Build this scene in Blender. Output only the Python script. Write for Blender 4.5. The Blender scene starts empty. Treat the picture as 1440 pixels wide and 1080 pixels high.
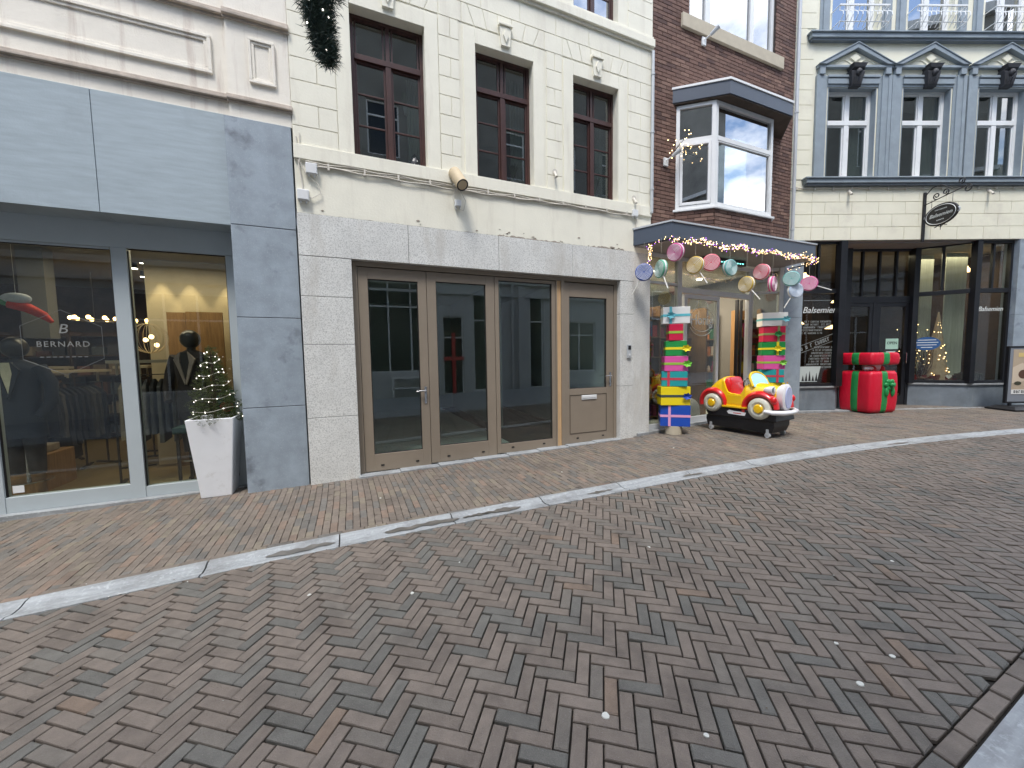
import bpy, math, random
from mathutils import Matrix, Vector
random.seed(7)
R = math.radians
C = bpy.context.scene.collection
sc = bpy.context.scene

def gz(x):                       # the street climbs gently to the right
    return -0.06 + 0.022 * max(-12, min(11.8, x))

# ---------------------------------------------------------------- materials
def nd(nt, t, **k):
    n = nt.nodes.new(t)
    for a, b in k.items(): setattr(n, a, b)
    return n
MATS = {}
def mat(name, col, rough=.6, metal=0., var=.0, vscale=6., bump=0., bscale=60., stretch=(1, 1, 1), attr=False,
        spec=.5, coat=0., stain=None, sscale=1.5, sthr=(.5, .7), stretch2=(1, 1, 1), speck=None, smax=1.):
    m = bpy.data.materials.new(name); m.use_nodes = True; nt = m.node_tree; L = nt.links
    b = nt.nodes['Principled BSDF']; b.inputs['Roughness'].default_value = rough
    b.inputs['Metallic'].default_value = metal; b.inputs['Specular IOR Level'].default_value = spec
    b.inputs['Coat Weight'].default_value = coat
    tc = nd(nt, 'ShaderNodeTexCoord')
    def noise(sc_, st, det=6., rg=.6):
        mp = nd(nt, 'ShaderNodeMapping'); mp.inputs['Scale'].default_value = st
        L.new(tc.outputs['Object'], mp.inputs['Vector'])
        n = nd(nt, 'ShaderNodeTexNoise'); n.inputs['Scale'].default_value = sc_
        n.inputs['Detail'].default_value = det; n.inputs['Roughness'].default_value = rg
        L.new(mp.outputs[0], n.inputs['Vector']); return n.outputs['Fac']
    def mix(a, bb, f, mode='MIX'):
        x = nd(nt, 'ShaderNodeMix', data_type='RGBA', blend_type=mode)
        for s, v in ((x.inputs[6], a), (x.inputs[7], bb), (x.inputs[0], f)):
            if isinstance(v, bpy.types.NodeSocket): L.new(v, s)
            elif isinstance(v, (tuple, list)): s.default_value = (*v[:3], 1)
            else: s.default_value = v
        return x.outputs[2]
    def ramp(f, a, bb):
        r = nd(nt, 'ShaderNodeMapRange'); r.inputs[1].default_value = a; r.inputs[2].default_value = bb
        L.new(f, r.inputs[0]); return r.outputs[0]
    if attr:
        at = nd(nt, 'ShaderNodeAttribute', attribute_name='Col'); c = at.outputs['Color']
    else:
        rg = nd(nt, 'ShaderNodeRGB'); rg.outputs[0].default_value = (*col, 1); c = rg.outputs[0]
    if var:
        f = ramp(noise(vscale, stretch), .3, .7)
        g = nd(nt, 'ShaderNodeMapRange'); g.inputs[3].default_value = 1 - var; g.inputs[4].default_value = 1 + var
        L.new(f, g.inputs[0])
        v = nd(nt, 'ShaderNodeCombineColor')
        for i in range(3): L.new(g.outputs[0], v.inputs[i])
        c = mix(c, v.outputs[0], 1., 'MULTIPLY')
    if speck:
        c = mix(c, speck[0], ramp(noise(speck[1], (1, 1, 1), 3., .7), speck[2], speck[3]))
    if stain:
        f = ramp(noise(sscale, stretch2, 8., .65), *sthr)
        mm_ = nd(nt, 'ShaderNodeMath', operation='MULTIPLY'); mm_.inputs[1].default_value = smax; L.new(f, mm_.inputs[0]); c = mix(c, stain, mm_.outputs[0])
    L.new(c, b.inputs['Base Color'])
    if bump:
        bp = nd(nt, 'ShaderNodeBump'); bp.inputs['Strength'].default_value = bump; bp.inputs['Distance'].default_value = .01
        L.new(noise(bscale, (1, 1, 1), 4.), bp.inputs['Height']); L.new(bp.outputs[0], b.inputs['Normal'])
    MATS[name] = m; return m
def emis(name, col, s):
    m = bpy.data.materials.new(name); m.use_nodes = True; nt = m.node_tree
    b = nt.nodes['Principled BSDF']; b.inputs['Base Color'].default_value = (*col, 1)
    b.inputs['Emission Color'].default_value = (*col, 1); b.inputs['Emission Strength'].default_value = s
    MATS[name] = m; return m
def glass(name, tint=(1, 1, 1), f0=.05, rough=0.):
    m = bpy.data.materials.new(name); m.use_nodes = True; nt = m.node_tree; L = nt.links
    nt.nodes.remove(nt.nodes['Principled BSDF']); out = nt.nodes['Material Output']
    lw = nd(nt, 'ShaderNodeLayerWeight'); lw.inputs[0].default_value = .5
    p = nd(nt, 'ShaderNodeMath', operation='POWER'); p.inputs[1].default_value = 4.; L.new(lw.outputs['Facing'], p.inputs[0])
    r = nd(nt, 'ShaderNodeMapRange'); r.inputs[3].default_value = f0; r.inputs[4].default_value = 1.; L.new(p.outputs[0], r.inputs[0])
    t = nd(nt, 'ShaderNodeBsdfTransparent'); t.inputs[0].default_value = (*tint, 1)
    g = nd(nt, 'ShaderNodeBsdfGlossy'); g.inputs['Roughness'].default_value = rough
    mx = nd(nt, 'ShaderNodeMixShader'); L.new(r.outputs[0], mx.inputs[0]); L.new(t.outputs[0], mx.inputs[1]); L.new(g.outputs[0], mx.inputs[2])
    L.new(mx.outputs[0], out.inputs['Surface']); MATS[name] = m; return m

mat('road_clay', (.2, .15, .13), .72, var=.16, vscale=14, bump=.5, bscale=140, attr=True, stain=(.05, .042, .036), sscale=2.6, sthr=(.50, .68), smax=.42, speck=((.27, .23, .21), 240, .58, .75))
mat('joint', (.028, .024, .02), .95, var=.3, vscale=20)
mat('bluestone_pale', (.30, .315, .32), .6, var=.22, vscale=3, stretch=(1, 8, 8), bump=.25, bscale=90, stain=(.15, .15, .145), sscale=3.5, sthr=(.48, .70), smax=.7, speck=((.43, .45, .46), 34, .52, .72))
mat('wet', (.13, .12, .105), .30, var=.3, vscale=8, bump=.05)
mat('cream', (.83, .80, .67), .75, var=.05, vscale=2.2, bump=.25, bscale=35, stain=(.62, .57, .47), sscale=1.8, sthr=(.53, .8), stretch2=(2.2, 1, .3), smax=.8)
mat('cream_old', (.84, .79, .69), .8, var=.06, vscale=3, bump=.35, bscale=50, stain=(.52, .42, .35), sscale=2.4, sthr=(.55, .80), smax=.85, stretch2=(3.5, 1, .3))
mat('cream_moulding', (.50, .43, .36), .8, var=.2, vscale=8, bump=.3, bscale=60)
mat('cream_right', (.78, .75, .60), .75, var=.05, vscale=2, bump=.2, bscale=35, stain=(.60, .55, .45), sscale=1.2, sthr=(.55, .8))
mat('cream_crack', (.36, .31, .25), .9, var=.3, vscale=30)
mat('granite', (.70, .70, .665), .7, var=.10, vscale=2.5, bump=.3, bscale=130, stain=(.47, .44, .385), sscale=1.6, sthr=(.52, .78), stretch2=(1.6, 1, .35), speck=((.42, .42, .395), 62, .46, .66))
mat('bluestone', (.365, .43, .465), .62, var=.10, vscale=3, stretch=(1, 1, 7), bump=.15, bscale=70, stain=(.29, .335, .365), sscale=1.5, sthr=(.56, .82), speck=((.38, .45, .50), 60, .58, .8))
mat('bluestone_pil', (.29, .34, .385), .6, var=.16, vscale=4, bump=.2, bscale=70, stain=(.09, .10, .12), sscale=2.3, sthr=(.57, .76), speck=((.40, .45, .49), 55, .58, .8))
mat('plinth', (.18, .21, .235), .6, var=.2, vscale=3, bump=.2, bscale=60, stain=(.26, .27, .27), sscale=3, sthr=(.58, .8), stretch2=(3, 3, .5))
mat('dark_joint', (.03, .03, .035), .9)
mat('alu', (.44, .49, .505), .45, var=.03, vscale=3)
mat('alu_grey', (.33, .34, .35), .45, var=.05, vscale=3)
mat('bronze', (.25, .205, .155), .5, var=.04, vscale=4, bump=.05)
mat('bronze_dark', (.07, .055, .04), .6)
mat('softwood', (.58, .38, .2), .6, var=.12, vscale=9, stretch=(6, 6, .6))
mat('seal', (.012, .012, .013), .6)
mat('brown_paint', (.055, .022, .018), .4, var=.2, vscale=9, bump=.1)
mat('white_paint', (.76, .77, .76), .4, var=.04, vscale=5, stain=(.55, .55, .52), sscale=4, sthr=(.62, .85))
mat('grey_white', (.55, .57, .58), .45, var=.05, vscale=4)
mat('blue_paint', (.255, .30, .33), .55, var=.09, vscale=5, bump=.25, bscale=60, stain=(.28, .33, .37), sscale=5, sthr=(.55, .8))
mat('blue_paint_shaded', (.15, .175, .20), .55, var=.1, vscale=5, bump=.2)
mat('black_paint', (.012, .013, .016), .38, var=.2, vscale=5)
mat('black_iron', (.015, .013, .013), .5)
mat('charcoal', (.035, .036, .04), .6, var=.25, vscale=12, bump=.2)
mat('slate_fascia', (.065, .082, .11), .42, var=.05, vscale=4)
mat('soffit', (.27, .255, .24), .7, var=.1, vscale=3)
mat('wood_soffit', (.07, .05, .035), .7, var=.3, vscale=6)
mat('zinc', (.5, .52, .53), .5, .2, var=.05)
mat('house_brick', (.2, .1, .08), .85, var=.16, vscale=22, bump=.5, bscale=90, attr=True)
mat('mortar', (.045, .035, .032), .95, var=.3, vscale=20)
mat('sandstone', (.50, .44, .33), .75, var=.08, vscale=6)
mat('tan_metal', (.52, .42, .27), .5, var=.06, vscale=9)
mat('cable_white', (.62, .58, .50), .6, var=.1, vscale=15)
mat('plastic_white', (.72, .73, .72), .45)
mat('pot_white', (.84, .85, .86), .5, var=.03, stain=(.50, .48, .44), sscale=7, sthr=(.58, .8), smax=.6)
mat('soil', (.03, .02, .012), .95, var=.4, vscale=30)
mat('needles', (.05, .09, .03), .7, attr=True)
mat('bark', (.05, .035, .02), .9)
mat('painted', (.5, .5, .5), .5, attr=True)
mat('gloss', (.5, .5, .5), .28, attr=True, coat=.25)
mat('cloth', (.5, .5, .5), .85, attr=True, var=.15, vscale=12, bump=.3, bscale=25)
mat('inflated', (.5, .5, .5), .42, attr=True, var=.05, vscale=3, bump=.9, bscale=9)
mat('chrome', (.6, .6, .6), .2, 1.)
mat('rubber', (.012, .012, .014), .5, var=.2, vscale=10)
mat('room_dark', (.045, .042, .038), .8, var=.3, vscale=1.5)
mat('room_grey', (.17, .165, .15), .8, var=.1, vscale=1.5)
mat('room_white', (.80, .82, .78), .8, var=.06, vscale=1.2)
mat('room_floor', (.68, .72, .64), .5, var=.10, vscale=1.5)
mat('shop_floor', (.22, .17, .09), .35, var=.12, vscale=1.3)
mat('shop_wood', (.30, .17, .07), .5, var=.25, vscale=4, stretch=(8, 8, .8))
mat('shop_brown', (.055, .03, .018), .7, var=.4, vscale=3)
mat('warm_wall', (.50, .43, .30), .7, var=.05)
mat('curtain', (.45, .48, .42), .9, var=.12, vscale=7, stretch=(5, 5, .3))
mat('opp_white', (.52, .53, .52), .7, var=.06, vscale=1.5)
mat('opp_dark', (.20, .195, .175), .8, var=.3, vscale=.8)
mat('opp_glass', (.012, .013, .014), .08)
mat('opp_red', (.5, .02, .02), .6)
mat('tile_mark', (.55, .55, .5), .7)
mat('letter_white', (.75, .78, .76), .5)
mat('letter_dim', (.25, .255, .24), .6)
mat('letter_grey', (.30, .32, .31), .6)
mat('letter_black', (.02, .02, .02), .5)
mat('poster', (.5, .5, .5), .5, attr=True)
emis('lamp_warm', (1., .60, .22), 6.)
emis('spot_white', (1., .93, .78), 6.)
emis('bulb_warm', (1., .68, .32), 2.2)
emis('bulb_white', (1., .95, .85), 1.5)
emis('bulb_multi', (.45, .15, .9), 1.3)
emis('led_teal', (.2, .95, .85), 1.5)
glass('glass_clear', (.93, .96, .95), .045)
glass('glass_shop', (.86, .88, .84), .05)
glass('glass_mirror', (.55, .6, .6), .16)
glass('glass_vacant', (.80, .86, .84), .10)
glass('glass_toy', (.75, .78, .76), .12)
glass('glass_bright', (.35, .4, .42), .42)
glass('plastic_film', (.75, .8, .8), .12, .08)
M_ = MATS

# ---------------------------------------------------------------- mesh builder
class MB:
    def __init__(s, M=None): s.v = []; s.f = []; s.mi = []; s.c = []; s.M = M or Matrix.Identity(4); s.cur = (.5, .5, .5); s.m = 0; s.cuts = []
    def cut(s): s.cuts.append((len(s.v), len(s.f))); return s
    def col(s, c): s.cur = c; return s
    def mt(s, i): s.m = i; return s
    def add(s, vs, fs):
        n = len(s.v)
        for p in vs: s.v.append(tuple(s.M @ Vector(p)))
        for f in fs: s.f.append(tuple(n + i for i in f)); s.mi.append(s.m); s.c.append(s.cur)
        return s
    def box(s, x0, x1, y0, y1, z0, z1):
        return s.add([(x0, y0, z0), (x1, y0, z0), (x1, y1, z0), (x0, y1, z0), (x0, y0, z1), (x1, y0, z1), (x1, y1, z1), (x0, y1, z1)],
                     [(0, 3, 2, 1), (4, 5, 6, 7), (0, 1, 5, 4), (1, 2, 6, 5), (2, 3, 7, 6), (3, 0, 4, 7)])
    def prism(s, pts, a0, a1, ax='y'):    # polygon extruded along ax
        def P(p, a): return (p[0], a, p[1]) if ax == 'y' else ((p[0], p[1], a) if ax == 'z' else (a, p[0], p[1]))
        n = len(pts); vs = [P(p, a0) for p in pts] + [P(p, a1) for p in pts]
        fs = [tuple(range(n)), tuple(range(2 * n - 1, n - 1, -1))] + [(i, i + n, (i + 1) % n + n, (i + 1) % n) for i in range(n)]
        return s.add(vs, fs)
    def ring(s, pts_list, closed=False, cap=True):  # loft rings of equal count
        n = len(pts_list[0]); vs = [p for r in pts_list for p in r]; fs = []
        m = len(pts_list)
        for j in range(m if closed else m - 1):
            a = j * n; b = ((j + 1) % m) * n
            for i in range(n): k = (i + 1) % n; fs.append((a + i, a + k, b + k, b + i))
        if cap and not closed: fs += [tuple(range(n - 1, -1, -1)), tuple(range((m - 1) * n, m * n))]
        return s.add(vs, fs)
    def tube(s, pts, r, n=8, closed=False, cap=True):
        pts = [Vector(p) for p in pts]; rs = r if isinstance(r, (list, tuple)) else [r] * len(pts); out = []
        up = None
        for i, p in enumerate(pts):
            if closed: d = pts[(i + 1) % len(pts)] - pts[i - 1]
            else: d = (pts[min(i + 1, len(pts) - 1)] - pts[max(i - 1, 0)])
            if d.length < 1e-9: d = Vector((0, 0, 1))
            d.normalize()
            if up is None: up = Vector((0, 0, 1)) if abs(d.z) < .9 else Vector((0, 1, 0))
            a = d.cross(up); 
            if a.length < 1e-6: a = d.orthogonal()
            a.normalize(); b = a.cross(d); up = b
            out.append([tuple(p + rs[i] * (math.cos(t) * a + math.sin(t) * b)) for t in [2 * math.pi * k / n for k in range(n)]])
        return s.ring(out, closed, cap)
    def cyl(s, p, q, r, n=16, r2=None): return s.tube([p, q], [r, r if r2 is None else r2], n)
    def lathe(s, prof, c=(0, 0, 0), n=20, ax='z', sx=1., sy=1.):
        out = []
        for r, h in prof:
            ring = []
            for k in range(n):
                t = 2 * math.pi * k / n; a, b = r * math.cos(t) * sx, r * math.sin(t) * sy
                p = (a, b, h) if ax == 'z' else ((a, h, b) if ax == 'y' else (h, a, b))
                ring.append((c[0] + p[0], c[1] + p[1], c[2] + p[2]))
            out.append(ring)
        return s.ring(out)
    def sph(s, c, r, sc_=(1, 1, 1), n=14, m=9):
        return s.lathe([(max(1e-4, r * math.sin(math.pi * j / m)), -r * math.cos(math.pi * j / m) * sc_[2]) for j in range(m + 1)], c, n, 'z', sc_[0], sc_[1])
    def build(s, name, mats, parent=None, smooth=False, bevel=0., loc=None):
        if s.cuts:
            cs = [(0, 0)] + s.cuts + [(len(s.v), len(s.f))]; first = None
            for (v0, f0), (v1, f1) in zip(cs[:-1], cs[1:]):
                if f1 == f0: continue
                q = MB(); q.v = s.v[v0:v1]; q.f = [tuple(i - v0 for i in f) for f in s.f[f0:f1]]; q.mi = s.mi[f0:f1]; q.c = s.c[f0:f1]
                o = q.build(name, mats, parent, smooth, bevel, loc); first = first or o
            return first
        me = bpy.data.meshes.new(name); me.from_pydata(s.v, [], s.f)
        mats = [mats] if isinstance(mats, str) else mats
        for m in mats: me.materials.append(M_[m])
        me.polygons.foreach_set('material_index', s.mi)
        if any(M_[m].node_tree.nodes.get('Attribute') for m in mats):
            at = me.color_attributes.new('Col', 'FLOAT_COLOR', 'CORNER'); buf = []
            for f, c in zip(s.f, s.c): buf += [c[0], c[1], c[2], 1.] * len(f)
            at.data.foreach_set('color', buf)
        if smooth: 
            me.polygons.foreach_set('use_smooth', [True] * len(s.f)); me.set_sharp_from_angle(angle=R(38))
        me.update(); o = bpy.data.objects.new(name, me); C.objects.link(o)
        if parent: o.parent = parent
        if loc: o.location = loc
        if bevel:
            b = o.modifiers.new('bevel', 'BEVEL'); b.width = bevel; b.segments = 2; b.limit_method = 'ANGLE'; b.angle_limit = R(40)
        return o
def wall(mb, x0, x1, z0, z1, holes, y0=0., th=.25):
    xs = sorted({x0, x1, *[h[0] for h in holes], *[h[1] for h in holes]}); zs = sorted({z0, z1, *[h[2] for h in holes], *[h[3] for h in holes]})
    for i in range(len(xs) - 1):
        for j in range(len(zs) - 1):
            cx, cz = (xs[i] + xs[i + 1]) / 2, (zs[j] + zs[j + 1]) / 2
            if any(h[0] < cx < h[1] and h[2] < cz < h[3] for h in holes): continue
            for y, o in ((y0, 1), (y0 + th, -1)):
                q = [(xs[i], y, zs[j]), (xs[i + 1], y, zs[j]), (xs[i + 1], y, zs[j + 1]), (xs[i], y, zs[j + 1])]
                mb.add(q[::o], [(0, 1, 2, 3)])
    for (a, b, c, d) in holes + [(x1, x0, z1, z0)]:
        y1 = y0 + th
        mb.add([(a, y0, c), (a, y1, c), (a, y1, d), (a, y0, d)], [(0, 1, 2, 3)])
        mb.add([(b, y0, c), (b, y0, d), (b, y1, d), (b, y1, c)], [(0, 1, 2, 3)])
        mb.add([(a, y0, d), (a, y1, d), (b, y1, d), (b, y0, d)], [(0, 1, 2, 3)])
        mb.add([(a, y0, c), (b, y0, c), (b, y1, c), (a, y1, c)], [(0, 1, 2, 3)])
    return mb
def frame(mb, x0, x1, z0, z1, y0, y1, w, vs=(), hs=(), wb=None):
    wb = w if wb is None else wb
    mb.box(x0, x0 + w, y0, y1, z0, z1); mb.box(x1 - w, x1, y0, y1, z0, z1)
    mb.box(x0 + w, x1 - w, y0, y1, z1 - w, z1); mb.box(x0 + w, x1 - w, y0, y1, z0, z0 + wb)
    for (a, b) in vs: mb.box(a, b, y0 + .002, y1 - .002, z0 + wb, z1 - w)
    for (a, b) in hs: mb.box(x0 + w, x1 - w, y0 + .004, y1 - .004, a, b)
    return mb
def prop(o, label=None, cat=None, group=None, kind=None):
    if label: o['label'] = label
    if cat: o['category'] = cat
    if group: o['group'] = group
    if kind: o['kind'] = kind
    return o
def thing(name, label, cat, loc=(0, 0, 0), rz=0., group=None, rot=None):
    o = bpy.data.objects.new(name, None); C.objects.link(o); o.location = loc; o.rotation_euler = rot or (0, 0, rz)
    o.empty_display_size = .1
    return prop(o, label, cat, group)
def text(s, size, mtl, parent, M, name='lettering', shear=0., ext=.0015, space=1.):
    cu = bpy.data.curves.new(name, 'FONT'); cu.body = s; cu.size = size; cu.shear = shear; cu.extrude = ext; cu.align_x = 'CENTER'; cu.align_y = 'CENTER'
    cu.space_character = space; cu.resolution_u = 3
    o = bpy.data.objects.new(name, cu); C.objects.link(o)
    bpy.context.view_layer.update()
    me = bpy.data.meshes.new_from_object(o.evaluated_get(bpy.context.evaluated_depsgraph_get()))
    bpy.data.objects.remove(o); bpy.data.curves.remove(cu)
    me.transform(M); me.materials.clear(); me.materials.append(M_[mtl]); me.name = name
    q = bpy.data.objects.new(name, me); C.objects.link(q); q.parent = parent
    return q
def front(x, y, z): return Matrix.Translation((x, y, z)) @ Matrix.Rotation(R(90), 4, 'X')   # text faces -y
def copytree(o, parent=None):
    c = o.copy(); C.objects.link(c); c.parent = parent
    for ch in list(o.children): copytree(ch, c)
    return c
def jit(c, a): k = 1 + random.uniform(-a, a); return tuple(max(0, x * k) for x in c)
WY = 5.587
# ---------------------------------------------------------------- ground and paving
g = MB()
xs = [-60, -12] + [-12 + 2.38 * i for i in range(1, 11)] + [60]
for i in range(len(xs) - 1):
    a, b = xs[i], xs[i + 1]
    g.add([(a, -40, gz(a) - .030), (b, -40, gz(b) - .030), (b, 45, gz(b) - .030), (a, 45, gz(a) - .030)], [(0, 1, 2, 3)])
prop(g.build('ground', 'joint'), kind='structure')

KP = [(-12, 3.55), (-4, 3.63), (-2.2, 3.645), (-.72, 3.68), (.33, 3.675), (2.3, 3.60), (4.6, 3.48), (7.4, 3.17), (10.5, 2.49), (13.5, 1.45), (17, -.2)]
def kerb_y(x):
    for i in range(len(KP) - 1):
        if x <= KP[i + 1][0] or i == len(KP) - 2:
            p0, p1, p2, p3 = KP[max(i - 1, 0)], KP[i], KP[i + 1], KP[min(i + 2, len(KP) - 1)]
            h = p2[0] - p1[0]; t = (x - p1[0]) / h
            m1 = (p2[1] - p0[1]) / (p2[0] - p0[0]) * h; m2 = (p3[1] - p1[1]) / (p3[0] - p1[0]) * h
            return (2*t**3 - 3*t*t + 1) * p1[1] + (t**3 - 2*t*t + t) * m1 + (-2*t**3 + 3*t*t) * p2[1] + (t**3 - t*t) * m2
KW = .133
def near_y(x): return .645 + .037 * (x - 1.88)      # far edge of the brick course on the near side
def clip(poly, px, py, nx, ny):
    out = []
    for i in range(len(poly)):
        a, b = poly[i], poly[(i + 1) % len(poly)]
        da, db = (a[0] - px) * nx + (a[1] - py) * ny, (b[0] - px) * nx + (b[1] - py) * ny
        if da >= 0: out.append(a)
        if (da >= 0) != (db >= 0):
            t = da / (da - db); out.append((a[0] + t * (b[0] - a[0]), a[1] + t * (b[1] - a[1])))
    return out
def paver(mb, poly, colr, h=.012, bev=.0045, tilt=.0022):
    if len(poly) < 3: return
    cx = sum(p[0] for p in poly) / len(poly); cy = sum(p[1] for p in poly) / len(poly)
    area = abs(sum(poly[i][0] * poly[(i + 1) % len(poly)][1] - poly[(i + 1) % len(poly)][0] * poly[i][1] for i in range(len(poly)))) / 2
    if area < .0012: return
    tx, ty, dz = random.gauss(0, tilt * 6), random.gauss(0, tilt * 6), random.gauss(0, .0009)
    dz += .004 * math.sin(cx * 1.9 + cy * .7) * math.sin(cy * 2.3 - cx * .4)
    def Z(x, y): return gz(cx) + dz + tx * (x - cx) + ty * (y - cy)
    n = len(poly); top = []; mid = []
    for p in poly:
        dx, dy = cx - p[0], cy - p[1]; L = math.hypot(dx, dy); k = bev * 1.4 / L
        q = (p[0] + dx * k, p[1] + dy * k); top.append((q[0], q[1], Z(*q))); mid.append((p[0], p[1], Z(*p) - bev))
    low = [(p[0], p[1], Z(*p) - h - .008) for p in poly]
    mb.col(colr).add(top + mid + low, [tuple(range(n))] + [(i + n, (i + 1) % n + n, (i + 1) % n, i) for i in range(n)] + [(i + 2 * n, (i + 1) % n + 2 * n, (i + 1) % n + n, i + n) for i in range(n)])
def road_col():
    r = random.random()
    if r < .13: return jit((.118, .113, .098), .10)
    if r < .145: return jit((.18, .132, .096), .08)
    if r < .32: return jit((.142, .125, .104), .10)
    return jit((.162, .133, .108), .11)
def walk_col():
    r = random.random()
    if r < .22: return jit((.132, .122, .106), .12)
    if r < .30: return jit((.195, .142, .106), .10)
    if r < .42: return jit((.185, .156, .116), .10)
    return jit((.166, .136, .108), .11)
ang = R(-36.5); ca, sa = math.cos(ang), math.sin(ang); U = .0675
ox, oy = .8404, 1.3503
road = MB()
def W(u, v): return (ox + U * (u * ca - v * sa), oy + U * (u * sa + v * ca))
J = .0028
for i in range(-330, 330):
    for j in range(-110, 110):
        bu, bv = -i + 3 * j, i + 3 * j
        for rect in ((bu, bu + 3, bv, bv + 1), (bu + 3, bu + 4, bv, bv + 3)):
            c = W((rect[0] + rect[1]) / 2, (rect[2] + rect[3]) / 2)
            if not (-6.5 < c[0] < 16.5): continue
            if not (near_y(c[0]) - .1 < c[1] < kerb_y(c[0]) + .05): continue
            e = J / U; ju = [random.uniform(0, .025) for _ in range(4)]
            P = [W(rect[0] + e + ju[0], rect[2] + e + ju[1]), W(rect[1] - e - ju[2], rect[2] + e + ju[1]), W(rect[1] - e - ju[2], rect[3] - e - ju[3]), W(rect[0] + e + ju[0], rect[3] - e - ju[3])]
            k1 = kerb_y(c[0]) - KW; sl = (kerb_y(c[0] + .1) - kerb_y(c[0] - .1)) / .2
            P = clip(P, c[0], k1 - .004, sl, -1)
            P = clip(P, c[0], near_y(c[0]) + .004, -.037, 1)
            paver(road, P, road_col())
x = -6.5
while x < 16:                                    # header course along the near kerb
    y1 = near_y(x); paver(road, [(x, y1 - .068), (x + .19, y1 - .068 + .007), (x + .19, y1 + .007 - .004), (x, y1 - .004)], road_col()); x += .199
prop(road.build('road', 'road_clay'), kind='structure')

walk = MB()
def wall_line(x): return 6.3 if x < -1.2 else (5.62 if x < 4.9 else 6.4)
i0 = int(-6.5 / .0675)
for i in range(i0, int(15 / .0675)):
    xa = i * .0675
    lim = wall_line(xa); yk = kerb_y(xa) + KW + .066
    y = 3.0 - (.1 if i % 2 else 0) - 3 * .203 * 3
    while y < lim:
        P = [(xa + .002, y + .002), (xa + .0655, y + .002), (xa + .0655, y + .201), (xa + .002, y + .201)]
        cx, cy = xa + .03, y + .1
        y += .203
        if cy < yk - .12: continue
        if cx > 9.4 and (cx - 9.5) * .3714 + (cy - 5.6) * .9285 > 1.2: continue
        sl = (kerb_y(cx + .1) - kerb_y(cx - .1)) / .2
        P = clip(P, cx, yk + .002, -sl, 1)
        wob = .006 * math.sin(cy * 3 + xa)
        paver(walk, [(p[0] + wob, p[1]) for p in P], walk_col(), tilt=.003)
    sl = (kerb_y(xa + .1) - kerb_y(xa - .1)) / .2
x = -6.5
while x < 15:                                    # edging course against the gutter
    s2 = (kerb_y(x + .2) - kerb_y(x)) / .2; yk = kerb_y(x) + KW
    paver(walk, [(x, yk + .003), (x + .197, yk + s2 * .197 + .003), (x + .197, yk + s2 * .197 + .063), (x, yk + .063)], walk_col()); x += .2
prop(walk.build('pavement', 'road_clay'), kind='structure')

kb = MB(); x = -6.25                             # bluestone gutter stones with a shallow hollow
while x < 15.5:
    L = random.choice((1.0, 1.03, .98, 1.06)); n = 6; rows = []
    dz = random.uniform(-.002, .002)
    for k in range(n + 1):
        xx = x + .006 + (L - .012) * k / n; sl = (kerb_y(xx + .05) - kerb_y(xx - .05)) / .1
        nl = math.hypot(1, sl); nx_, ny_ = -sl / nl, 1 / nl; r = []
        for o, z in ((-KW, -.02), (-KW + .002, .001), (-KW + .03, .002), (-.045, -.014), (.03, -.014), (KW - .05, .004), (KW - .004, .006), (KW, -.02)):
            r.append((xx + nx_ * o, kerb_y(xx) + ny_ * o, gz(xx) + z + dz))
        rows.append(r)
    kb.ring(rows); x += L
prop(kb.build('gutter_kerb', 'bluestone_pale'), kind='structure')
pd = MB()                                        # puddles standing in the hollow
for (xc, ln, w) in ((-.42, .27, .05), (.62, .36, .055), (1.42, .22, .05), (1.15, .14, .03), (2.62, .17, .03), (4.0, .16, .03), (7.9, .22, .03)):
    if ln == 0: continue
    top = []; bot = []
    for k in range(41):
        t = k / 40; xx = xc + ln * (2 * t - 1); e = math.sin(math.pi * min(1, max(0, t))) ** .5
        a = w * e * (.9 + .3 * math.sin(11 * t + xc) + .25 * math.sin(29 * t + 2)) ; b = w * e * (.75 + .3 * math.sin(7 * t + 2 * xc) + .2 * math.sin(23 * t))
        top.append((xx, kerb_y(xx) - .006 + a, gz(xx) - .0072)); bot.append((xx, kerb_y(xx) - .006 - b, gz(xx) - .0072))
    for k in range(40): pd.add([bot[k], bot[k + 1], top[k + 1], top[k]], [(0, 1, 2, 3)])
prop(pd.build('puddle_water', 'wet'), kind='structure')

nk = MB(); x = -8.0                              # near kerb: wide bluestone channel, then the near pavement
while x < 16:
    y1 = near_y(x) - .079; y2 = near_y(x + 1) - .079
    r = []
    for xx, yy in ((x + .004, y1), (x + .996, y2)):
        r.append([(xx, yy, gz(xx) - .02), (xx, yy - .004, gz(xx)), (xx, yy - .10, gz(xx) - .003), (xx, yy - .125, gz(xx) - .016), (xx, yy - .155, gz(xx) - .016), (xx, yy - .18, gz(xx)), (xx, yy - .36, gz(xx)), (xx, yy - .362, gz(xx) - .02)])
    nk.ring(r); x += 1
prop(nk.build('near_kerb', 'bluestone_pale'), kind='structure')
np_ = MB()
for i in range(len(xs) - 1):
    a, b = xs[i], xs[i + 1]
    np_.add([(a, -5.2, gz(a)), (b, -5.2, gz(b)), (b, near_y(b) - .441 if -12 < b < 20 else .2, gz(b)), (a, near_y(a) - .441 if -12 < a < 20 else .2, gz(a))], [(0, 1, 2, 3)])
prop(np_.build('near_pavement', 'bluestone_pale'), kind='structure')
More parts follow.
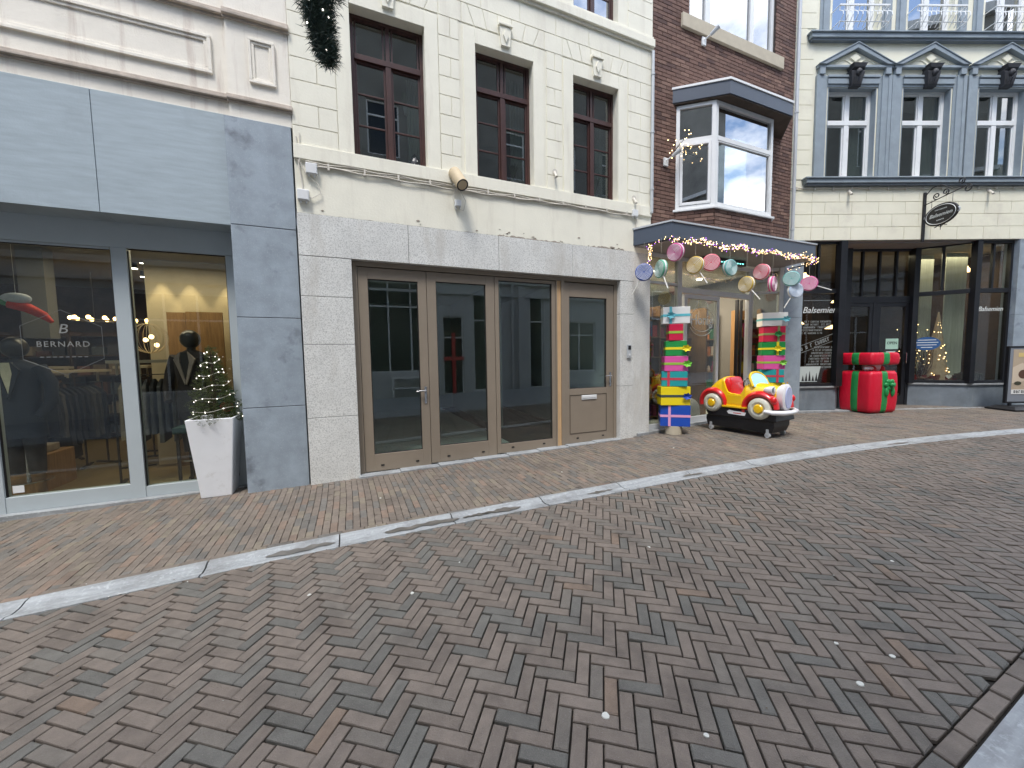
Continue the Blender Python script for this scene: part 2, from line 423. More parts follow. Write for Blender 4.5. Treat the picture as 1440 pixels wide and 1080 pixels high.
# chewing gum spots and scraps trodden onto the bricks
def gum(px, py, r):
    m = MB(); n = 9; top = [(r * (1 + .2 * random.uniform(-1, 1)) * math.cos(2*math.pi*k/n), r * (1 + .2 * random.uniform(-1, 1)) * math.sin(2*math.pi*k/n), .0035) for k in range(n)]
    m.ring([[(p[0]*1.1, p[1]*1.1, -.001) for p in top], top]); return m
spots = [(.99, 1.31, .016), (1.31, 1.06, .010), (2.16, .93, .016), (2.5, .95, .012), (2.35, 1.12, .010), (.35, 2.6, .012), (-.3, 2.9, .012), (2.2, 2.35, .012), (3.6, 1.4, .012), (.3, 4.6, .012), (2.6, 4.4, .012), (4.8, 4.6, .014), (3.0, .48, .012)]
for k, (a, b, r) in enumerate(spots):
    o = gum(0, 0, r).build('chewing_gum', 'tile_mark', loc=(a, b, gz(a)))
    prop(o, 'pale flattened chewing gum spot trodden onto the street paving', 'gum', 'gum spots on the paving')
m = MB()
for k in range(420):
    q = random.random()
    if q < .4: x = random.uniform(-4, 4.8); y = 5.50 - abs(random.gauss(0, .07)) + (.45 if x < -1.2 else 0)
    elif q < .75: x = random.uniform(-4, 10); y = kerb_y(x) + random.choice((-1, 1)) * (KW + abs(random.gauss(0, .03)))
    else: x = random.uniform(-3, 10); y = random.uniform(.8, 5.4)
    s = random.uniform(.002, .006) * (1.6 if random.random() < .1 else 1); a = random.uniform(0, 6.3); z = gz(x) + .003
    m.col(jit(random.choice([(.10, .06, .03), (.30, .26, .2), (.05, .04, .03), (.16, .10, .04), (.5, .5, .47)]), .3))
    m.add([(x + s * 1.5 * math.cos(a), y + s * 1.5 * math.sin(a), z), (x - s * math.sin(a), y + s * math.cos(a), z + s * .8), (x - s * 1.5 * math.cos(a), y - s * 1.5 * math.sin(a), z), (x + s * math.sin(a), y - s * math.cos(a), z + s * .5)], [(0, 1, 2, 3)])
prop(m.build('street_grit', 'painted'), 'grit, crumbs and dry leaf scraps scattered along the gutter and the wall foot', 'litter', kind='stuff')

# ================================================================= BOUTIQUE (left)
bt = thing('boutique_building', 'cream moulded building with a grey blue stone shopfront at the left edge', 'building', (0, WY, 0))
w = MB(); wall(w, -8, -1.115, 4.43, 9, [], .06, .3); wall(w, -1.12, -.487, 4.40, 9, [], 0, .36)
w.box(-8, -1.13, .36, .5, 4.43, 9)
w.build('wall', 'cream_old', bt)
m = MB()
def mould_h(m, x0, x1, z, y, s=1.):            # stepped projecting moulding
    m.box(x0, x1, y - .05 * s, y, z, z + .03 * s); m.box(x0, x1, y - .035 * s, y, z + .03 * s + .001, z + .06 * s); m.box(x0, x1, y - .018 * s, y, z - .025 * s, z - .001)
mould_h(m, -8, -1.125, 4.60, .06); mould_h(m, -1.135, -.47, 4.58, 0)
mould_h(m, -8, -1.125, 5.52, .06, 1.1); mould_h(m, -1.135, -.47, 5.5, 0, 1.2)
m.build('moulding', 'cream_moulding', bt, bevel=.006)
m = MB()
def panel(m, x0, x1, z0, z1, y, t):
    for k, (o, d) in enumerate(((0, .03), (t * .5, .016))):
        a, b, c, e = x0 + o, x1 - o, z0 + o, z1 - o; tt = t * .5
        m.box(a, b, y - d, y, c, c + tt); m.box(a, b, y - d, y, e - tt, e); m.box(a, a + tt, y - d, y, c + tt, e - tt); m.box(b - tt, b, y - d, y, c + tt, e - tt)
panel(m, -7.5, -1.27, 4.85, 5.27, .06, .07); panel(m, -.90, -.63, 4.82, 5.32, 0, .06)
m.build('panel_moulding', 'cream_old', bt, bevel=.004)
m = MB()
for a, b in ((-8, -4.93), (-4.92, -2.358), (-2.352, -1.185)):
    m.box(a, b, .05, .09, 3.17, 4.43); m.box(a, b, .09, .395, 3.17, 3.20)
m.build('stone_fascia', 'bluestone', bt, bevel=.002)
m = MB()
for a, b, w_ in ((3.172, 4.398, .655), (2.083, 3.163, .655), (.977, 2.075, .655), (-.2, .969, .655)):
    m.box(-1.18, -.503, -.012, .42, a, b)
m.build('stone_pilaster', 'bluestone_pil', bt, bevel=.003)
m = MB(); m.box(-1.178, -.505, .002, .40, -.2, 4.39); m.box(-7.9, -1.186, .07, .088, 3.21, 4.42); m.build('joint_backing', 'dark_joint', bt)
sf = MB(); y0, y1 = .405, .50
sf.box(-8, -1.185, y0 - .008, y1, 2.885, 3.26)                       # header panel
for a, b in ((-2.44, -2.30), (-1.345, -1.185), (-3.62, -3.49), (-5.5, -5.38)): sf.box(a, b, y0 - .012, y1, -.1, 2.884)
sf.box(-3.49, -2.44, y0 - .006, y1, -.1, .09); sf.box(-2.30, -1.345, y0 - .006, y1, -.1, .045); sf.box(-8, -3.62, y0 - .006, y1, -.1, .08)
sf.box(-3.47, -2.46, y0 + .01, y1, 2.86, 2.884)
fr = sf.build('shopfront_frame', 'alu', bt, bevel=.003)
m = MB(); m.box(-8, -1.19, .30, .393, -.25, gz(-3) + .045); m.build('threshold', 'bluestone_pale', bt, bevel=.004)
m = MB(); m.box(-3.49, -2.44, y0 + .03, y0 + .045, .075, 2.87); m.build('glass_pane', 'glass_shop', bt)
m = MB(); m.box(-2.30, -1.345, y0 + .03, y0 + .045, .035, 2.884); m.build('glass_pane', 'glass_shop', bt)
m = MB(); m.box(-5.38, -3.62, y0 + .03, y0 + .045, .075, 2.884); m.build('glass_pane', 'glass_shop', bt)
m = MB()
for a, b, c_ in ((-2.452, -2.44, .09), (-3.49, -3.478, .09), (-2.30, -2.29, .045), (-1.355, -1.345, .045)): m.box(a, b, y0 + .012, y0 + .029, c_, 2.86)
m.box(-2.29, -1.355, y0 + .012, y0 + .029, 2.872, 2.884); m.box(-3.478, -2.452, y0 + .012, y0 + .029, 2.85, 2.86)
m.build('seal', 'seal', bt)
# window lettering: hexagon and name
m = MB(); hx, hz = -2.92, 1.79
pts = [(hx + .385 * math.cos(R(a)), y0 + .022, hz + .385 * math.sin(R(a)) * .95) for a in (30, 90, 150, 210, 270, 330)]
m.tube(pts, .0022, 4, closed=True)
m.build('hexagon_mark', 'letter_dim', bt)
text('B', .15, 'letter_dim', bt, front(hx + .0, y0 + .022, hz + .15), shear=.25)
text('BERNARD', .088, 'letter_dim', bt, front(hx, y0 + .022, hz - .02), space=1.2, ext=.0008)
m = MB()
for k in range(8): m.box(hx - .2 + .052 * k, hx - .168 + .052 * k, y0 + .021, y0 + .023, hz - .165, hz - .158)
m.build('small_lettering', 'letter_dim', bt)
m = MB(); m.box(-3.44, -3.35, y0 + .020, y0 + .024, .13, .21); m.build('window_sticker', 'plastic_white', bt)
# interior
m = MB(); m.box(-8, -.6, .5, 8, -.14, -.09); m.build('shop_floor', 'shop_floor', bt)
m = MB(); m.box(-8, -1.0, .5, 2.3, 3.10, 3.14); m.box(-8, -.6, 2.3, 8, 3.5, 3.54); m.build('ceiling', 'room_grey', bt)
m = MB(); m.box(-8, -.6, 7.9, 8, -.1, 3.5); m.cut(); m.box(-8, -.6, 2.3, 2.34, 3.14, 3.5); m.build('back_wall', 'shop_brown', bt)
m = MB(); m.box(-.95, -.9, .5, 8, -.1, 3.5); m.cut(); m.box(-8.05, -8, .4, 8, -.1, 9); m.build('side_wall', 'warm_wall', bt)
for a, b in ((-2.95, 2.65), (-2.75, 3.4), (-3.35, 3.7), (-2.2, 3.2), (-2.9, 4.6), (-3.9, 5.2), (-2.0, 5.3), (-3.2, 6.2), (-3.6, 2.7), (-4.3, 3.6), (-4.8, 2.8), (-2.9, 3.0), (-3.7, 4.3)):
    m = MB(); m.cyl((a, b, 3.38), (a, b, 3.5), .045, 10); o = m.build('spot_lamp', 'black_paint', bt)
    m = MB(); m.cyl((a, b, 3.373), (a, b, 3.379), .05, 10); m.build('diffuser', 'spot_white', o)
m = MB(); m.cyl((-1.85, 1.1, 3.085), (-1.85, 1.1, 3.099), .05, 12); m.build('spot_lamp', 'spot_white', bt)
m = MB(); m.cyl((-2.95, 1.3, 3.085), (-2.95, 1.3, 3.099), .05, 12); m.build('spot_lamp', 'spot_white', bt)
m = MB()
for (a, b, y) in ((-2.44, -2.22, 1.80), (-2.17, -1.72, 1.66)): m.box(a, b, y, y + .05, -.05, 2.30)
m.build('wood_panel', 'shop_wood', bt)
m = MB(); m.box(-3.92, -3.66, 1.7, 1.9, 1.9, 3.1); m.build('column', 'room_grey', bt)
m = MB(); m.box(-2.75, -1.0, 2.05, 2.1, -.05, 3.10); m.build('lit_wall', 'warm_wall', bt)
for k in range(5):
    t = thing('wall_shelving', 'dark wall shelving with folded clothes at the back of the left shop', 'shelving', (-7.2 + k * 1.25, WY + 5.4 + .3 * (k % 2), -.08), 0, 'wall shelving units at the back of the left shop')
    m = MB(); m.box(-.55, -.52, 0, .4, 0, 2.3); m.box(.52, .55, 0, .4, 0, 2.3); m.box(-.52, .52, .38, .4, 0, 2.3)
    for q in range(6): m.box(-.52, .52, 0, .38, .1 + q * .42, .13 + q * .42)
    m.build('rack', 'shop_brown', t)
    m = MB()
    for q in range(5):
        for s in range(4): m.col(jit(random.choice([(.2, .16, .12), (.05, .05, .06), (.3, .26, .2), (.12, .05, .03), (.08, .1, .12)]), .3)).box(-.48 + s * .25, -.28 + s * .25, .03, .33, .131 + q * .42, .131 + q * .42 + random.uniform(.08, .27))
    m.build('folded_clothes', 'cloth', t)
def interior_thing(name, label, cat, loc, rz=0., group=None): return thing(name, label, cat, loc, rz, group)
def ring_lamp(x, y, z, label):
    t = thing('ring_chandelier', label, 'chandelier', (x, y, z), 0, 'ring chandeliers deep in the clothes shop')
    m = MB(); m.tube([(.3 * math.cos(2*math.pi*k/20), .3 * math.sin(2*math.pi*k/20), 0) for k in range(20)], .012, 6, closed=True); m.cyl((0, 0, 0), (0, 0, .9), .006, 6); m.box(-.3, .3, -.006, .006, -.006, .006); m.build('ring', 'black_iron', t)
    for k in range(9):
        a = 2 * math.pi * k / 9; m = MB(); m.sph((.3 * math.cos(a), .3 * math.sin(a), .04), .035, n=8, m=6); m.build('bulb', 'lamp_warm', t, smooth=True)
ring_lamp(-4.3, WY + 4.2, 2.35, 'black ring chandelier with glowing bulbs seen through the left shop door')
ring_lamp(-4.1, WY + 5.9, 2.45, 'black ring chandelier half hidden behind the grey post of the shopfront')
# clothes rack with jackets
def rack(x, y, rz, n, label, cols, zt=1.35, shelf=True):
    t = thing('clothes_rack', label, 'clothes rack', (x, y, gz(-2) + .01), rz, 'clothes racks inside the left shop')
    m = MB(); W_ = n * .075 / 2 + .08
    m.tube([(-W_, 0, 0), (-W_, 0, zt), (W_, 0, zt), (W_, 0, 0)], .014, 6); m.box(-W_ - .02, -W_ + .02, -.22, .22, 0, .03); m.box(W_ - .02, W_ + .02, -.22, .22, 0, .03)
    m.build('rail', 'black_iron', t)
    if shelf:
        m = MB(); m.box(-W_, W_, -.2, .2, zt + .16, zt + .20); m.cyl((-W_ + .05, 0, zt), (-W_ + .05, 0, zt + .16), .015); m.cyl((W_ - .05, 0, zt), (W_ - .05, 0, zt + .16), .015); m.build('shelf', 'warm_wall', t)
    for k in range(n):
        xx = -W_ + .08 + (k + .5) * .075; c = random.choice(cols); m = MB().col(jit(c, .2)); L = random.uniform(.75, .95)
        m.ring([[(xx + sx * .022 * f, sy * wd, zt - dz) for sx, sy in ((-1, -1), (1, -1), (1, 1), (-1, 1))] for dz, wd, f in ((.06, .03, .5), (.11, .13, .8), (.17, .21, 1), (.45, .19, 1.1), (L, .22, 1.3))])
        m.ring([[(xx + sx * .02, -.2 - o, zt - dz + sx * .0) if q else (xx + sx * .02, -.2 - o + .09, zt - dz) for sx, q in ((-1, 1), (1, 1), (1, 0), (-1, 0))] for dz, o in ((.16, 0), (.45, .03), (.72, .02))])
        m.build('jacket', 'cloth', t, bevel=.012)
    return t
greys = [(.10, .10, .095), (.16, .15, .13), (.04, .045, .055), (.3, .24, .15), (.2, .19, .18), (.05, .05, .05)]
rack(-2.48, WY + 1.25, R(8), 8, 'clothes rack with beige and grey jackets under a cream shelf, behind the planter window', greys, 1.48)
rack(-3.35, WY + 4.0, R(75), 11, 'rack of dark coats standing behind the sliding glass door', [(.03, .03, .035), (.06, .05, .04), (.09, .08, .06)], 1.4)
rack(-5.3, WY + 4.2, R(20), 12, 'farther rack of dark coats deep inside the left shop', [(.03, .03, .035), (.05, .05, .05), (.12, .06, .04)], 1.4)
rack(-4.2, WY + 2.6, R(10), 7, 'low rack of dark clothes near the left edge of the photo', [(.02, .025, .04), (.05, .05, .06)], 1.0, False)
rack(-3.9, WY + 2.5, R(60), 9, 'middle rack of grey coats just behind the lettered glass door', [(.05, .05, .055), (.10, .09, .08), (.03, .03, .04)], 1.35)
rack(-4.7, WY + 3.2, R(35), 10, 'rack of brown and black coats left of the middle rack', [(.08, .05, .035), (.03, .03, .03), (.12, .10, .08)], 1.4)
rack(-3.1, WY + 2.6, R(95), 8, 'rack of olive and black coats beside the grey shopfront post', [(.06, .06, .04), (.03, .03, .035), (.10, .085, .06)], 1.4)
def mannequin(x, y, z, rz, label, coat, lapel, shirt, hz=0.):
    t = thing('mannequin', label, 'mannequin', (x, y, z), rz, 'mannequins in the left shop')
    m = MB().col((.01, .01, .012)); m.sph((0, -.01, 1.63), .115, (1, 1.05, 1.1)); m.cyl((0, 0, 1.42), (0, 0, 1.56), .05); m.build('head', 'gloss', t, smooth=True)
    m = MB(); m.cyl((0, 0, 0), (0, 0, .8), .02); m.lathe([(.2, 0), (.2, .015), (.02, .02)]); m.build('stand', 'chrome', t)
    m = MB().col(coat); rows = []
    for zz, a, b in ((.55, .22, .14), (.8, .21, .14), (1.0, .19, .125), (1.2, .21, .13), (1.36, .225, .12), (1.44, .17, .09), (1.48, .06, .06)):
        rows.append([(a * math.cos(2*math.pi*k/16), b * math.sin(2*math.pi*k/16), zz) for k in range(16)])
    m.ring(rows)
    for s in (-1, 1): m.tube([(s * .2, 0, 1.4), (s * .29, .02, 1.2), (s * .32, -.02, .98), (s * .25, -.12, .80)], [.07, .065, .055, .045], 10)
    m.build('coat', 'cloth', t, smooth=True)
    m = MB().col(lapel)
    for s in (-1, 1): m.prism([(s * .045, 1.46), (s * .135, 1.36), (s * .10, 1.28), (s * .01, 1.02), (s * .0, 1.05), (s * .06, 1.32)][::s], -.148, -.128)
    m.build('lapel', 'cloth', t)
    m = MB().col(shirt); m.prism([(-.055, 1.45), (.055, 1.45), (.05, 1.3), (0, 1.08), (-.05, 1.3)], -.138, -.118); m.build('shirt', 'cloth', t)
    m = MB().col((.02, .02, .025)); m.tube([(-.09, 0, .6), (-.1, 0, .1)], [.1, .07], 10); m.tube([(.09, 0, .6), (.1, 0, .1)], [.1, .07], 10); m.build('trousers', 'cloth', t, smooth=True)
mannequin(-1.92, WY + .95, gz(-2) + .33, R(-18), 'black headed mannequin in a dark jacket with pale lapels behind the small tree', (.035, .028, .028), (.34, .28, .24), (.02, .02, .02))
mannequin(-3.62, WY + 1.0, gz(-3) + .25, R(-10), 'black headed mannequin in a navy jacket at the far left of the photo', (.015, .02, .035), (.02, .025, .04), (.75, .7, .5))
t = thing('reflection_shape', 'red, white and green shape, a guess at an unclear reflection, in front of the pale column in the left shop', 'decoration', (-3.42, WY + .72, 2.20))  # solid shape added as a simple guess at an unclear coloured reflection
m = MB().col((.62, .66, .72)); m.sph((.0, 0, .10), .11, (1.2, .5, .6)); m.build('white_cap', 'cloth', t, smooth=True)
m = MB().col((.60, .05, .03)); m.tube([(-.06, 0, .04), (.08, .01, .0), (.20, .02, -.08), (.27, .02, -.16)], [.05, .055, .045, .02], 10); m.build('red_drape', 'cloth', t, smooth=True)
m = MB().col((.05, .28, .08)); m.tube([(-.17, 0, .10), (-.10, 0, .06), (-.04, 0, .03)], [.015, .04, .03], 8); m.build('green_drape', 'cloth', t, smooth=True)
m = MB(); m.cyl((0, 0, .15), (0, 0, .86), .002, 4); m.build('thread', 'cable_white', t)
# wire globe, table, parcel sign, display block
t = thing('wire_globe', 'gilt wire globe lamp standing on the cream shelf of the clothes rack', 'globe lamp', (-2.45, WY + 1.22, 1.86))
m = MB()
for k in range(7):
    a = math.pi * k / 7; m.tube([(.2 * math.cos(a) * math.sin(b), .2 * math.sin(a) * math.sin(b), .02 - .2 * math.cos(b)) for b in [2*math.pi*q/24 for q in range(24)]], .004, 5, closed=True)
m.build('wire_cage', 'tan_metal', t)
for p in ((.03, -.02, .04), (-.05, .03, .0), (.06, .04, -.07)):
    m = MB(); m.sph(p, .03, n=8, m=6); m.build('bulb', 'bulb_warm', t, smooth=True)
t = thing('display_table', 'black framed display table with a dark green top behind the planter', 'table', (-1.72, WY + .72, gz(-1.7) + .02))
m = MB()
for a in (-.28, .28):
    for b in (-.2, .2): m.box(a - .015, a + .015, b - .015, b + .015, 0, .72)
for b in (-.2, .2): m.box(-.26, .26, b - .01, b + .01, .0, .03)
m.build('frame', 'black_iron', t)
m = MB().col((.02, .05, .045)); m.box(-.32, .32, -.24, .24, .72, .80); m.build('table_top', 'cloth', t, bevel=.01)
t = thing('candle_jars', 'small white candle jars on the low bar of the display table', 'candles', (-1.52, WY + .58, gz(-1.5) + .02))
for a, h in ((0, .14), (.07, .09)):
    m = MB().col((.7, .68, .6)); m.lathe([(.028, 0), (.03, h), (.012, h + .01), (.012, h + .05)], (a, 0, 0), 12); m.build('jar', 'gloss', t, smooth=True)
t = thing('pickup_sign', 'dark teal round topped sign with a red target mark, behind the small tree', 'sign', (-1.42, WY + .50, .74))
m = MB().col((.01, .085, .10)); m.prism([(-.16, -.12), (.16, -.12), (.16, .28)] + [(.16 * math.cos(R(a)), .28 + .16 * math.sin(R(a))) for a in range(15, 180, 15)] + [(-.16, .28)], 0, .02); m.build('board', 'painted', t)
m = MB().col((.6, .12, .09)); m.cyl((-.04, -.001, .22), (-.04, -.004, .22), .075, 16); m.mt(0).col((.7, .4, .35)); m.cyl((-.04, -.0045, .22), (-.04, -.006, .22), .04, 14); m.build('target_mark', 'painted', t)
m = MB(); m.tube([(.125 * math.cos(R(a)), -.003, .28 + .125 * math.sin(R(a))) for a in range(20, 170, 10)], .005, 4); m.build('white_line', 'letter_white', t)
m = MB(); m.cyl((0, .01, -.78), (0, .01, -.12), .012); m.build('pole', 'black_iron', t)
t = thing('display_block', 'low brown display block with folded clothes near the left edge', 'display', (-3.95, WY + 1.55, gz(-3.5) + .02))
m = MB(); m.box(-.35, .35, -.3, .3, 0, .5); m.build('block', 'shop_wood', t, bevel=.01)
m = MB(); 
for k in range(4): m.col(jit((.35, .3, .25), .3)).box(-.3 + k * .15, -.17 + k * .15, -.2, .15, .501, .58 + .02 * (k % 2))
m.build('folded_clothes', 'cloth', t, bevel=.01)
# ---- planter
pt = thing('planter', 'tall white tapered square planter standing in front of the left shop window', 'planter', (-1.512, 5.79, gz(-1.5)))
m = MB()
def sq(h, z): return [(-h, -h, z), (h, -h, z), (h, h, z), (-h, h, z)]
m.ring([sq(.155, 0), sq(.235, .965), sq(.21, .965), sq(.205, .90)]); m.build('pot', 'pot_white', pt, bevel=.008)
m = MB(); m.box(-.2, .2, -.2, .2, .87, .905); m.build('soil', 'soil', pt)
tr = thing('small_conifer', 'small dwarf conifer wound with a white light string, in the white planter', 'tree', (-1.512, 5.79, gz(-1.5) + .90))
m = MB(); m.tube([(0, 0, 0), (.01, 0, .5), (-.01, 0, .9)], [.02, .015, .006], 7); 
for k in range(40):
    z = .05 + .8 * k / 40; a = k * 2.4; r = .22 * (1 - z / .98); m.tube([(0, 0, z - .02), (r * math.cos(a), r * math.sin(a), z + .02)], [.006, .002], 4)
m.build('trunk', 'bark', tr)
def tree_r(z): return .235 * (1 - z / .95) ** .8 * (1 + .10 * math.sin(z * 38)) + .012
def needle_tuft(m, p, d, n, L, wd, cols):
    for _ in range(n):
        v = (d + Vector((random.gauss(0, .55), random.gauss(0, .55), random.gauss(0, .45)))).normalized()
        s = v.cross(Vector((random.random(), random.random(), random.random()))).normalized() * wd; q = p + Vector([random.gauss(0, L * .35) for _ in range(3)])
        e = q + v * L * random.uniform(.6, 1.2)
        m.col(jit(random.choice(cols), .3)).add([tuple(q - s), tuple(q + s), tuple(e)], [(0, 1, 2)])
m = MB(); NC = [(.075, .10, .028), (.095, .13, .036), (.05, .065, .02), (.13, .16, .05)]
for k in range(1500):
    z = .93 * (1 - random.random() ** .62) ; z = .95 * (1 - math.sqrt(random.random())) if random.random() < .7 else z
    a = random.uniform(0, 2 * math.pi); rr = tree_r(z) * random.uniform(.62, 1.12) * (1 + .2 * math.sin(3 * a + z * 9) + .10 * math.sin(7 * a - z * 23))
    needle_tuft(m, Vector((rr * math.cos(a), rr * math.sin(a), z)), Vector((math.cos(a), math.sin(a), .5)), 9, .026, .0028, NC)
m.build('crown', 'needles', tr)
ls = thing('light_string', 'white string of tiny lights spiralling round the small conifer', 'lights', (-1.512, 5.79, gz(-1.5) + .90))
pts = []
for k in range(190):
    z = .05 + .82 * k / 190; a = k * .19; rr = tree_r(z) * 1.08 + .006; pts.append((rr * math.cos(a), rr * math.sin(a), z + .012 * math.sin(k * .7)))
m = MB(); m.tube(pts, .0022, 5); m.build('wire', 'cable_white', ls)
for k in range(0, 190, 4):
    m = MB(); m.sph(pts[k], .0062, n=6, m=4); m.build('bulb', 'bulb_white', ls)
# the dark block far left of the pilaster base is paved to the wall
# ================================================================= CREAM HOUSE (middle)
mh = thing('cream_house', 'cream rusticated house with brown casement windows over a beige framed vacant shopfront', 'building', (0, WY, 0))
WX = [(.22, 1.17), (1.90, 2.83), (3.55, 4.45)]
upper = [(a + .02, b, 7.12, 8.9) for a, b in WX]
holes = [(a, b, 4.215, 6.06) for a, b in WX] + upper
w = MB(); wall(w, -.484, 5.2, 3.385, 9.6, holes, 0, .3); w.build('wall', 'cream', mh)
m = MB()
G = .008; PR = .010                                # raised rustication blocks, grooves between
def blk(a, b, c, d): m.box(a + G / 2, b - G / 2, -PR, .0, c + G / 2, d - G / 2)
zc = [4.215, 4.44, 4.71, 4.98, 5.245, 5.50, 5.765, 6.035, 6.30]
for x0, x1, sp in ((-.484, .035, .30), (1.36, 1.66, .17), (3.06, 3.34, .15), (4.66, 5.19, .27)):
    for k in range(len(zc) - 1):
        if k % 2: blk(x0, x0 + sp, zc[k], zc[k + 1]); blk(x0 + sp, x1, zc[k], zc[k + 1])
        else: blk(x0, x1, zc[k], zc[k + 1])
for r_ in range(2):
    z0 = 6.30 + r_ * .27; x = -.484; k = 0
    fans = [(a - .20, b + .20) for a, b in WX]
    if r_ == 0:
        edges = [-.484] + [v for f in fans for v in f] + [5.19]
        for q in range(0, len(edges), 2): 
            if edges[q + 1] - edges[q] > .06: blk(edges[q], edges[q + 1], z0, z0 + .27)
        for a, b in fans:                          # splayed voussoirs
            n = 7; cx = (a + b) / 2
            for q in range(n):
                xa = a + (b - a) * q / n; xb = a + (b - a) * (q + 1) / n
                ta = xa + (xa - cx) * .22; tb = xb + (xb - cx) * .22
                if q == 0: ta = xa
                if q == n - 1: tb = xb
                m.prism([(xa + .005, z0 + .005), (xb - .005, z0 + .005), (tb - .005, z0 + .265), (ta + .005, z0 + .265)], -PR, 0)
    else:
        while x < 5.19: blk(x, min(x + .62, 5.19), z0, z0 + .27); x += .62
z0 = 7.12; k = 0
while z0 < 9.4:
    for a, b in ((-.484, .03), (1.36, 1.7), (3.05, 3.35), (4.65, 5.19)): blk(a, b, z0, z0 + .27)
    z0 += .27
m.build('rustication_blocks', 'cream', mh, bevel=.004)
m = MB()
for a, b in WX:                                    # plain surrounds
    m.box(a - .185, a - .002, -.018, 0, 4.215, 6.27); m.box(b + .002, b + .185, -.018, 0, 4.215, 6.27); m.box(a - .002, b + .002, -.018, 0, 6.062, 6.27)
m.box(-.484, 5.19, -.035, 0, 4.04, 4.213)
m.box(-.484, 5.205, -.065, 0, 6.92, 7.05); m.box(-.484, 5.2, -.03, 0, 6.88, 6.918); m.box(-.484, 5.2, -.03, 0, 7.052, 7.11)
m.build('window_surround', 'cream', mh, bevel=.005)
for a, b in WX:
    c = (a + b) / 2; m = MB()
    m.prism([(c - .09, 6.40), (c + .09, 6.40), (c + .07, 6.13), (c - .07, 6.13)], -.055, -.0185)
    m.box(c - .11, c + .11, -.075, -.0185, 6.405, 6.44); m.prism([(c, 6.37), (c + .045, 6.27), (c, 6.17), (c - .045, 6.27)], -.075, -.056)
    m.build('keystone', 'cream', mh, bevel=.004)
def casement(root, a, b, z0, z1, y, mt, gl, dark=True):
    m = MB(); H = z1 - z0; zt = z0 + H * .715; c = (a + b) / 2
    frame(m, a, b, z0, z1, y, y + .07, .045)
    m.box(a + .045, b - .045, y - .02, y + .065, zt - .035, zt + .035)
    m.box(c - .035, c + .035, y - .015, y + .06, z0 + .045, zt - .036); m.box(c - .025, c + .025, y, y + .06, zt + .036, z1 - .045)
    for s0, s1 in ((a + .046, c - .036), (c + .036, b - .046)):
        frame(m, s0, s1, z0 + .046, zt - .036, y + .012, y + .052, .028)
        for q in (1, 2):
            zz = z0 + .06 + (zt - z0 - .1) * q / 3; m.box(s0 + .028, s1 - .028, y + .02, y + .045, zz - .011, zz + .011)
        frame(m, s0 + .01, s1 - .01, zt + .036, z1 - .045, y + .012, y + .052, .022)
    f = m.build('window', mt, root, bevel=.003)
    m = MB(); m.box(a + .05, b - .05, y + .03, y + .036, z0 + .05, z1 - .05); m.build('pane', gl, f)
    return f
for a, b, c, d in holes: casement(mh, a + .001, b - .001, c + .001, d - .001, .13, 'brown_paint', 'glass_mirror' if d < 7 else 'glass_bright')
m = MB(); m.box(-.45, 5.1, .9, .95, 4.0, 9.5); m.box(-.45, 5.1, .31, .9, 3.95, 4.0); m.box(-.45, 5.1, .31, .9, 6.5, 6.55); m.box(-.45, 5.1, .31, .9, 9.45, 9.5); m.build('room_wall', 'room_grey', mh)
m = MB()
for a, b, z0, z1 in ((.95, 1.16, 4.25, 5.5), (2.55, 2.80, 4.25, 5.9), (4.17, 4.42, 4.25, 5.6), (3.58, 3.70, 4.25, 5.2), (.24, .32, 4.3, 5.9)):
    n = 14; r = [(a + (b - a) * k / n, .27 + .015 * math.sin(k * 2.2)) for k in range(n + 1)]
    m.cut()
    for k in range(n): m.add([(r[k][0], r[k][1], z0), (r[k + 1][0], r[k + 1][1], z0), (r[k + 1][0], r[k + 1][1], z1), (r[k][0], r[k][1], z1)], [(0, 1, 2, 3)])
m.build('curtain', 'curtain', mh)
# stone cladding round the shopfront
m = MB(); j = .003
for a, b in ((-.487, .86), (.86, 2.2), (2.2, 3.5), (3.5, 4.795)): m.box(a + j, b - j, -.045, .10, 2.865, 3.38)
for c, d in ((2.36, 2.86), (1.75, 2.36), (.80, 1.75), (-.12, .80)): m.box(-.484, .12, -.045, .12, c + j, d - j)
for c, d in ((2.28, 2.86), (1.0, 2.28), (-.06, 1.0)): m.box(4.485, 4.795, -.045, .12, c + j, d - j)
m.build('stone_cladding', 'granite', mh, bevel=.003)
m = MB(); m.box(-.48, 4.79, -.035, .09, 3.37, 3.384); m.box(-.48, .11, -.03, .1, -.1, 2.9); m.box(4.49, 4.79, -.03, .1, -.05, 2.9); m.box(.1, 4.5, -.03, .09, 2.875, 3.37); m.build('joint_backing', 'dark_joint', mh)
m = MB(); m.box(4.80, 5.2, 0.0, .3, -.1, 3.384); m.build('end_wall', 'granite', mh)
m = MB(); pts = []
for k in range(131):
    x = -.47 + 5.24 * k / 130; d = .008 + .012 * abs(math.sin(k * .37)) * random.random() + (.03 * random.random() if 2.2 < x < 3.3 or 3.9 < x < 4.6 else 0); pts.append((x, d))
for k in range(130): m.add([(pts[k][0], -.004, 3.381), (pts[k + 1][0], -.004, 3.381), (pts[k + 1][0], -.004, 3.383 + pts[k + 1][1]), (pts[k][0], -.004, 3.383 + pts[k][1])], [(0, 1, 2, 3)])
m.build('cracked_paint_edge', 'cream_crack', mh)
for k in range(26):
    m = MB() if k == 0 else m.cut(); x = random.choice((random.uniform(2.2, 3.4), random.uniform(3.8, 4.6), random.uniform(-.4, 4.7))); z = 3.40 + abs(random.gauss(0, .05)); s = random.uniform(.006, .022)
    m.prism([(x + s * (1 + .5 * random.random()) * math.cos(a), z + s * .6 * (.6 + .6 * random.random()) * math.sin(a)) for a in [2 * math.pi * q / 8 for q in range(8)]], -.005, -.001)
m.build('paint_flake', 'cream_crack', mh)
